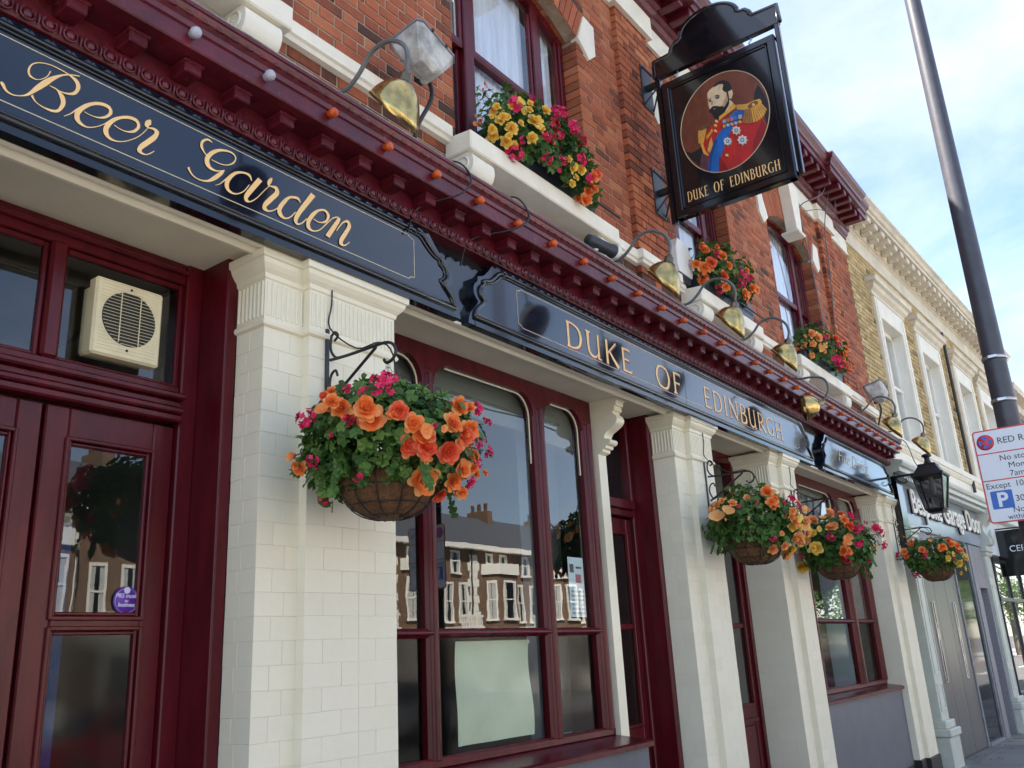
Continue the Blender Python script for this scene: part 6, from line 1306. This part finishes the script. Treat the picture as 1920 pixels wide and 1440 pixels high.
# next house along the street
n2 = thing('corner_house', 'brown brick house at the far end beyond the terrace', 'building', (13.2+math.cos(R(2))*11.45, -math.sin(R(2))*11.45, 0), local=True, rz=R(-2))
part('wall', 'brown_brick', n2, lambda m: m.box(0, 14, .0, 8, GZ, 7.4)); part('cornice', 'old_stucco', n2, lambda m: m.plan([(0, 0), (14, 0)], [(0, 7.2), (.1, 7.22), (.12, 7.4), (.35, 7.45), (.38, 7.6), (0, 7.65)])); part('roof', 'slate', n2, lambda m: m.prism([(0, 7.6), (8, 7.6), (4, 9.6)], 'x', 0, 14))
for i in range(4): B('window', 'house_white', n2, (1.2+i*3.2, 2.5+i*3.2, -.04, .05, 4.6, 6.6)); B('pane', 'car_glass', n2, (1.3+i*3.2, 2.4+i*3.2, -.05, .04, 4.7, 6.5))
B('shop_front', 'sage', n2, (.2, 13.8, -.06, .1, GZ, 3.6)); part('shop_glass', 'glass_far', n2, lambda m: m.box(.6, 13.4, -.08, -.07, .6, 2.9))
# ------------------------------------------------------------------ terrace across the road (seen in the window glass)
HY = -25.0
def house():
    h = thing('terraced_house', 'brown brick bay-fronted house across the road', 'building', (0, HY, GZ), local=True)
    W = 7.2
    # local axes: front looks to +Y
    part('wall', 'brown_brick', h, lambda m: m.box(0, W, -8, 0, 0, 7.4))
    part('roof', 'slate', h, lambda m: m.prism([(.3, 7.35), (-8.2, 7.35), (-4, 9.8)], 'x', 0, W))
    part('eaves', 'house_white', h, lambda m: m.box(0, W, 0, .35, 7.15, 7.4))
    part('chimney', 'brown_brick', h, lambda m: [m.box(W-.5, W+.1, -4.8, -3.2, 8.0, 10.2)])
    part('chimney_pot', 'coir', h, lambda m: [m.lathe([(.13, 10.2), (.11, 10.6), (.13, 10.65)], 10, (W-.2, -4.5+k*.5, 0)) for k in range(3)])
    part('quoin', 'house_white', h, lambda m: [m.box(0, .55 if k % 2 else .38, 0, .03, .1+k*.4, .1+k*.4+.385) for k in range(17)])
    bay = [(.9, 0), (1.5, .8), (3.3, .8), (3.9, 0)]
    part('bay', 'brown_brick', h, lambda m: m.prism([(a, b) for a, b in bay], 'z', 0, 5.9))
    part('bay_parapet', 'house_white', h, lambda m: m.prism([(.8, 0), (1.45, .9), (3.35, .9), (4.0, 0)], 'z', 5.9, 6.45))
    part('bay_band', 'house_white', h, lambda m: m.prism([(.82, 0), (1.47, .88), (3.33, .88), (3.98, 0)], 'z', 2.95, 3.2))
    def win(x0, y0, x1, y1, z0, z1):
        d = Vector((x1-x0, y1-y0, 0)).normalized(); n_ = Vector((-d.y, d.x, 0)); 
        if n_.y < 0: n_ = -n_
        def slab(m, a, b, za, zb, o0, o1):
            P = Vector((x0, y0, 0)); p = [P+d*a+n_*o0, P+d*b+n_*o0, P+d*b+n_*o1, P+d*a+n_*o1]
            m.add([(q.x, q.y, za) for q in p]+[(q.x, q.y, zb) for q in p], [(0, 1, 2, 3), (4, 5, 6, 7), (0, 1, 5, 4), (1, 2, 6, 5), (2, 3, 7, 6), (3, 0, 4, 7)])
        L = Vector((x1-x0, y1-y0, 0)).length
        f = part('window', 'house_white', h, lambda m: [slab(m, 0, .1, z0, z1, -.02, .05), slab(m, L-.1, L, z0, z1, -.02, .05), slab(m, .1, L-.1, z1-.12, z1, -.02, .05), slab(m, -.05, L+.05, z0-.1, z0, -.02, .1), slab(m, .1, L-.1, (z0+z1)/2-.03, (z0+z1)/2+.03, -.02, .045)])
        part('pane', 'car_glass', f, lambda m: slab(m, .09, L-.09, z0, z1-.1, -.02, .02))
        part('curtain', 'house_curtain', f, lambda m: [slab(m, .1, .3, z0, z1-.12, .021, .026), slab(m, L-.3, L-.1, z0, z1-.12, .021, .026)])
    for z0, z1 in ((1.0, 2.8), (3.7, 5.6)):
        win(1.02, .16, 1.40, .66, z0, z1); win(1.75, .8, 3.05, .8, z0, z1); win(3.40, .66, 3.78, .16, z0, z1)
    win(4.45, 0, 5.25, 0, 3.6, 5.5); win(5.85, 0, 6.65, 0, 3.6, 5.5); win(1.25, 0, 2.05, 0, 6.0, 7.05); win(2.75, 0, 3.55, 0, 6.0, 7.05); win(5.1, 0, 6.0, 0, 6.0, 7.05)
    part('string_band', 'house_white', h, lambda m: m.box(3.95, 7.2, 0, .05, 3.15, 3.3)); part('quoin', 'house_white', h, lambda m: [m.box(W-(.5 if k % 2 else .33), W, 0, .03, .1+k*.4, .1+k*.4+.385) for k in range(17)])
    part('balustrade', 'house_white', h, lambda m: [m.box(4.6, 6.7, .92, .98, 3.75, 3.85)]+[m.box(4.65+k*.2, 4.72+k*.2, .92, .98, 3.3, 3.75) for k in range(10)])
    part('porch', 'house_white', h, lambda m: [m.box(4.7, 6.6, 0, .9, 2.6, 2.95), m.lathe([(.13, 0), (.11, 2.6)], 12, (4.85, .75, 0)), m.lathe([(.13, 0), (.11, 2.6)], 12, (6.45, .75, 0)), m.box(4.6, 6.7, 0, 1.0, 2.95, 3.3)])
    part('door', 'maroon', h, lambda m: m.box(5.2, 6.1, .0, .04, 0, 2.2))
    part('downpipe', 'drain', h, lambda m: m.tube([(7.0, .08, 0), (7.0, .08, 7.1)], .05, 6))
    part('garden_wall', 'house_white', h, lambda m: [m.box(.2, 4.6, 2.6, 2.8, 0, .9), m.box(6.3, 7.1, 2.6, 2.8, 0, .9)])
    return h
h0 = house()
names = ['first', 'second', 'third', 'fourth', 'fifth', 'sixth', 'seventh', 'eighth', 'ninth', 'tenth', 'eleventh', 'twelfth']
for i in range(12):
    o = h0 if i == 0 else copy_tree(h0)
    o.scale = (.82, 1, 1); o.location = (-6+i*5.91, HY, GZ); o['group'] = 'terraced houses across the road'
    o['label'] = 'brown brick bay-fronted house across the road, %s from the left of the row' % names[i]
# parked cars across the road
def car(x, y, paintm, label):
    t = thing('parked_car', label, 'car', (x, y, GZ-.13), group='cars parked across the road', local=True)
    side = [(-2.05, .35), (-2.1, .62), (-1.95, .85), (-1.2, .95), (-.6, 1.40), (.75, 1.45), (1.5, 1.0), (2.0, .92), (2.1, .6), (2.05, .35)]
    part('body', paintm, t, lambda m: [m.prism(crom(side[:4], 3)+crom(side[6:], 3), 'y', -.86, .86), m.prism([(-1.25, .9), (-.58, 1.42), (.72, 1.46), (1.52, .95)], 'y', -.70, .70)])
    part('window', 'car_glass', t, lambda m: [m.prism([(-1.05, .97), (-.52, 1.36), (.02, 1.39), (.02, .97)], 'y', -.71, .71), m.prism([(.10, .97), (.10, 1.39), (.66, 1.40), (1.25, .97)], 'y', -.71, .71), m.prism([(-1.24, .93), (-.60, 1.40), (-.64, 1.41), (-1.3, .94)], 'y', -.62, .62)])
    for wx in (-1.3, 1.3):
        for wy in (-.80, .80): part('wheel', 'tyre', t, lambda m: m.lathe([(0, -.1), (.2, -.1), (.31, -.08), (.33, 0), (.31, .08), (.2, .1), (0, .1)], 20, (wx, wy, .33), (0, 1, 0))); part('hub_cap', 'steel', t, lambda m: m.lathe([(0, .112), (.18, .105)], 14, (wx, wy*1.0, .33), (0, 1 if wy > 0 else -1, 0)))
    part('headlight', 'lamp_clear', t, lambda m: [m.cbox(-2.1, -1.98, a, a+.3, .62, .76, .02) for a in (-.8, .5)]); part('tail_light', 'tail_red', t, lambda m: [m.cbox(1.98, 2.1, a, a+.3, .65, .85, .02) for a in (-.82, .52)])
car(9.5, -12.0, 'car_red', 'red hatchback parked across the road opposite the doors'); car(17.5, -12.0, 'car_silver', 'silver hatchback parked across the road'); car(31, -11.9, 'car_blue', 'dark blue hatchback parked farther along across the road'); car(27, -4.5, 'car_red', 'red hatchback waiting in the near lane down the street')
# street trees, reflected in the far glass
def tree(x, y, h, seed, label):
    t = thing('street_tree', label, 'tree', (x, y, GZ-.1), group='street trees farther down the road'); r = random.Random(seed); O = Vector((x, y, GZ))
    def tk(m):
        m.tube([O, O+Vector((.05, 0, h*.3)), O+Vector((.1, .1, h*.55)), O+Vector((0, .1, h*.85))], [.24, .18, .13, .04], 10)
        for k in range(9):
            a = r.uniform(0, 6.28); z = h*r.uniform(.35, .7); m.tube([O+Vector((.07, .05, z)), O+Vector((math.cos(a)*1.0, math.sin(a)*1.0, z+.9)), O+Vector((math.cos(a)*2.1, math.sin(a)*2.1, z+1.5))], [.08, .05, .015], 6)
    part('trunk', 'bark', t, tk)
    m = MB(); m.fix = False
    cl = [(O+Vector((r.gauss(0, 1.2), r.gauss(0, 1.2), h*r.uniform(.28, .98))), r.uniform(.5, 1.0)) for _ in range(38)]
    for i in range(5200):
        c, s_ = r.choice(cl); d = Vector((r.gauss(0, 1), r.gauss(0, 1), r.gauss(0, .8))).normalized(); p = c+d*s_*r.uniform(.6, 1.05)
        n_ = (d+Vector((r.gauss(0, .5), r.gauss(0, .5), r.gauss(0, .5)+.3))).normalized(); dd = n_.cross(Vector((r.gauss(0, 1), r.gauss(0, 1), r.gauss(0, 1)))).normalized()
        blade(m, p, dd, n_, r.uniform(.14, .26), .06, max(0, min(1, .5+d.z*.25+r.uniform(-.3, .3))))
    m.build('crown', 'tree_leaf', t)
for i, (x, y, h) in enumerate(((45, -12.4, 7.5), (52, -13.0, 8.5), (59, -12.2, 8), (67, -13, 9), (78, -12.5, 10), (90, -11, 12))):
    tree(x, y, h, 60+i, ['smallest street tree across the road, nearest of the row', 'second street tree across the road', 'third street tree across the road', 'fourth street tree across the road', 'fifth street tree across the road', 'tallest street tree where the road ends'][i])

# dry leaves blown against the shop doors
def litter(m):
    r = random.Random(5); m.fix = False
    for i in range(46):
        x = 14.2+r.random()**1.2*4.5; y = -.1-(x-13.2)*.035-r.random()**2*.5
        a = r.uniform(0, 6.28); blade(m, Vector((x, y, GZ+.006)), Vector((math.cos(a), math.sin(a), .15)), Vector((0, 0, 1)), r.uniform(.04, .08), .016, r.random())
part('fallen_leaves', 'coir', None, litter, kind='stuff', label='dry leaves lying along the foot of the garage doors', cat='leaves')
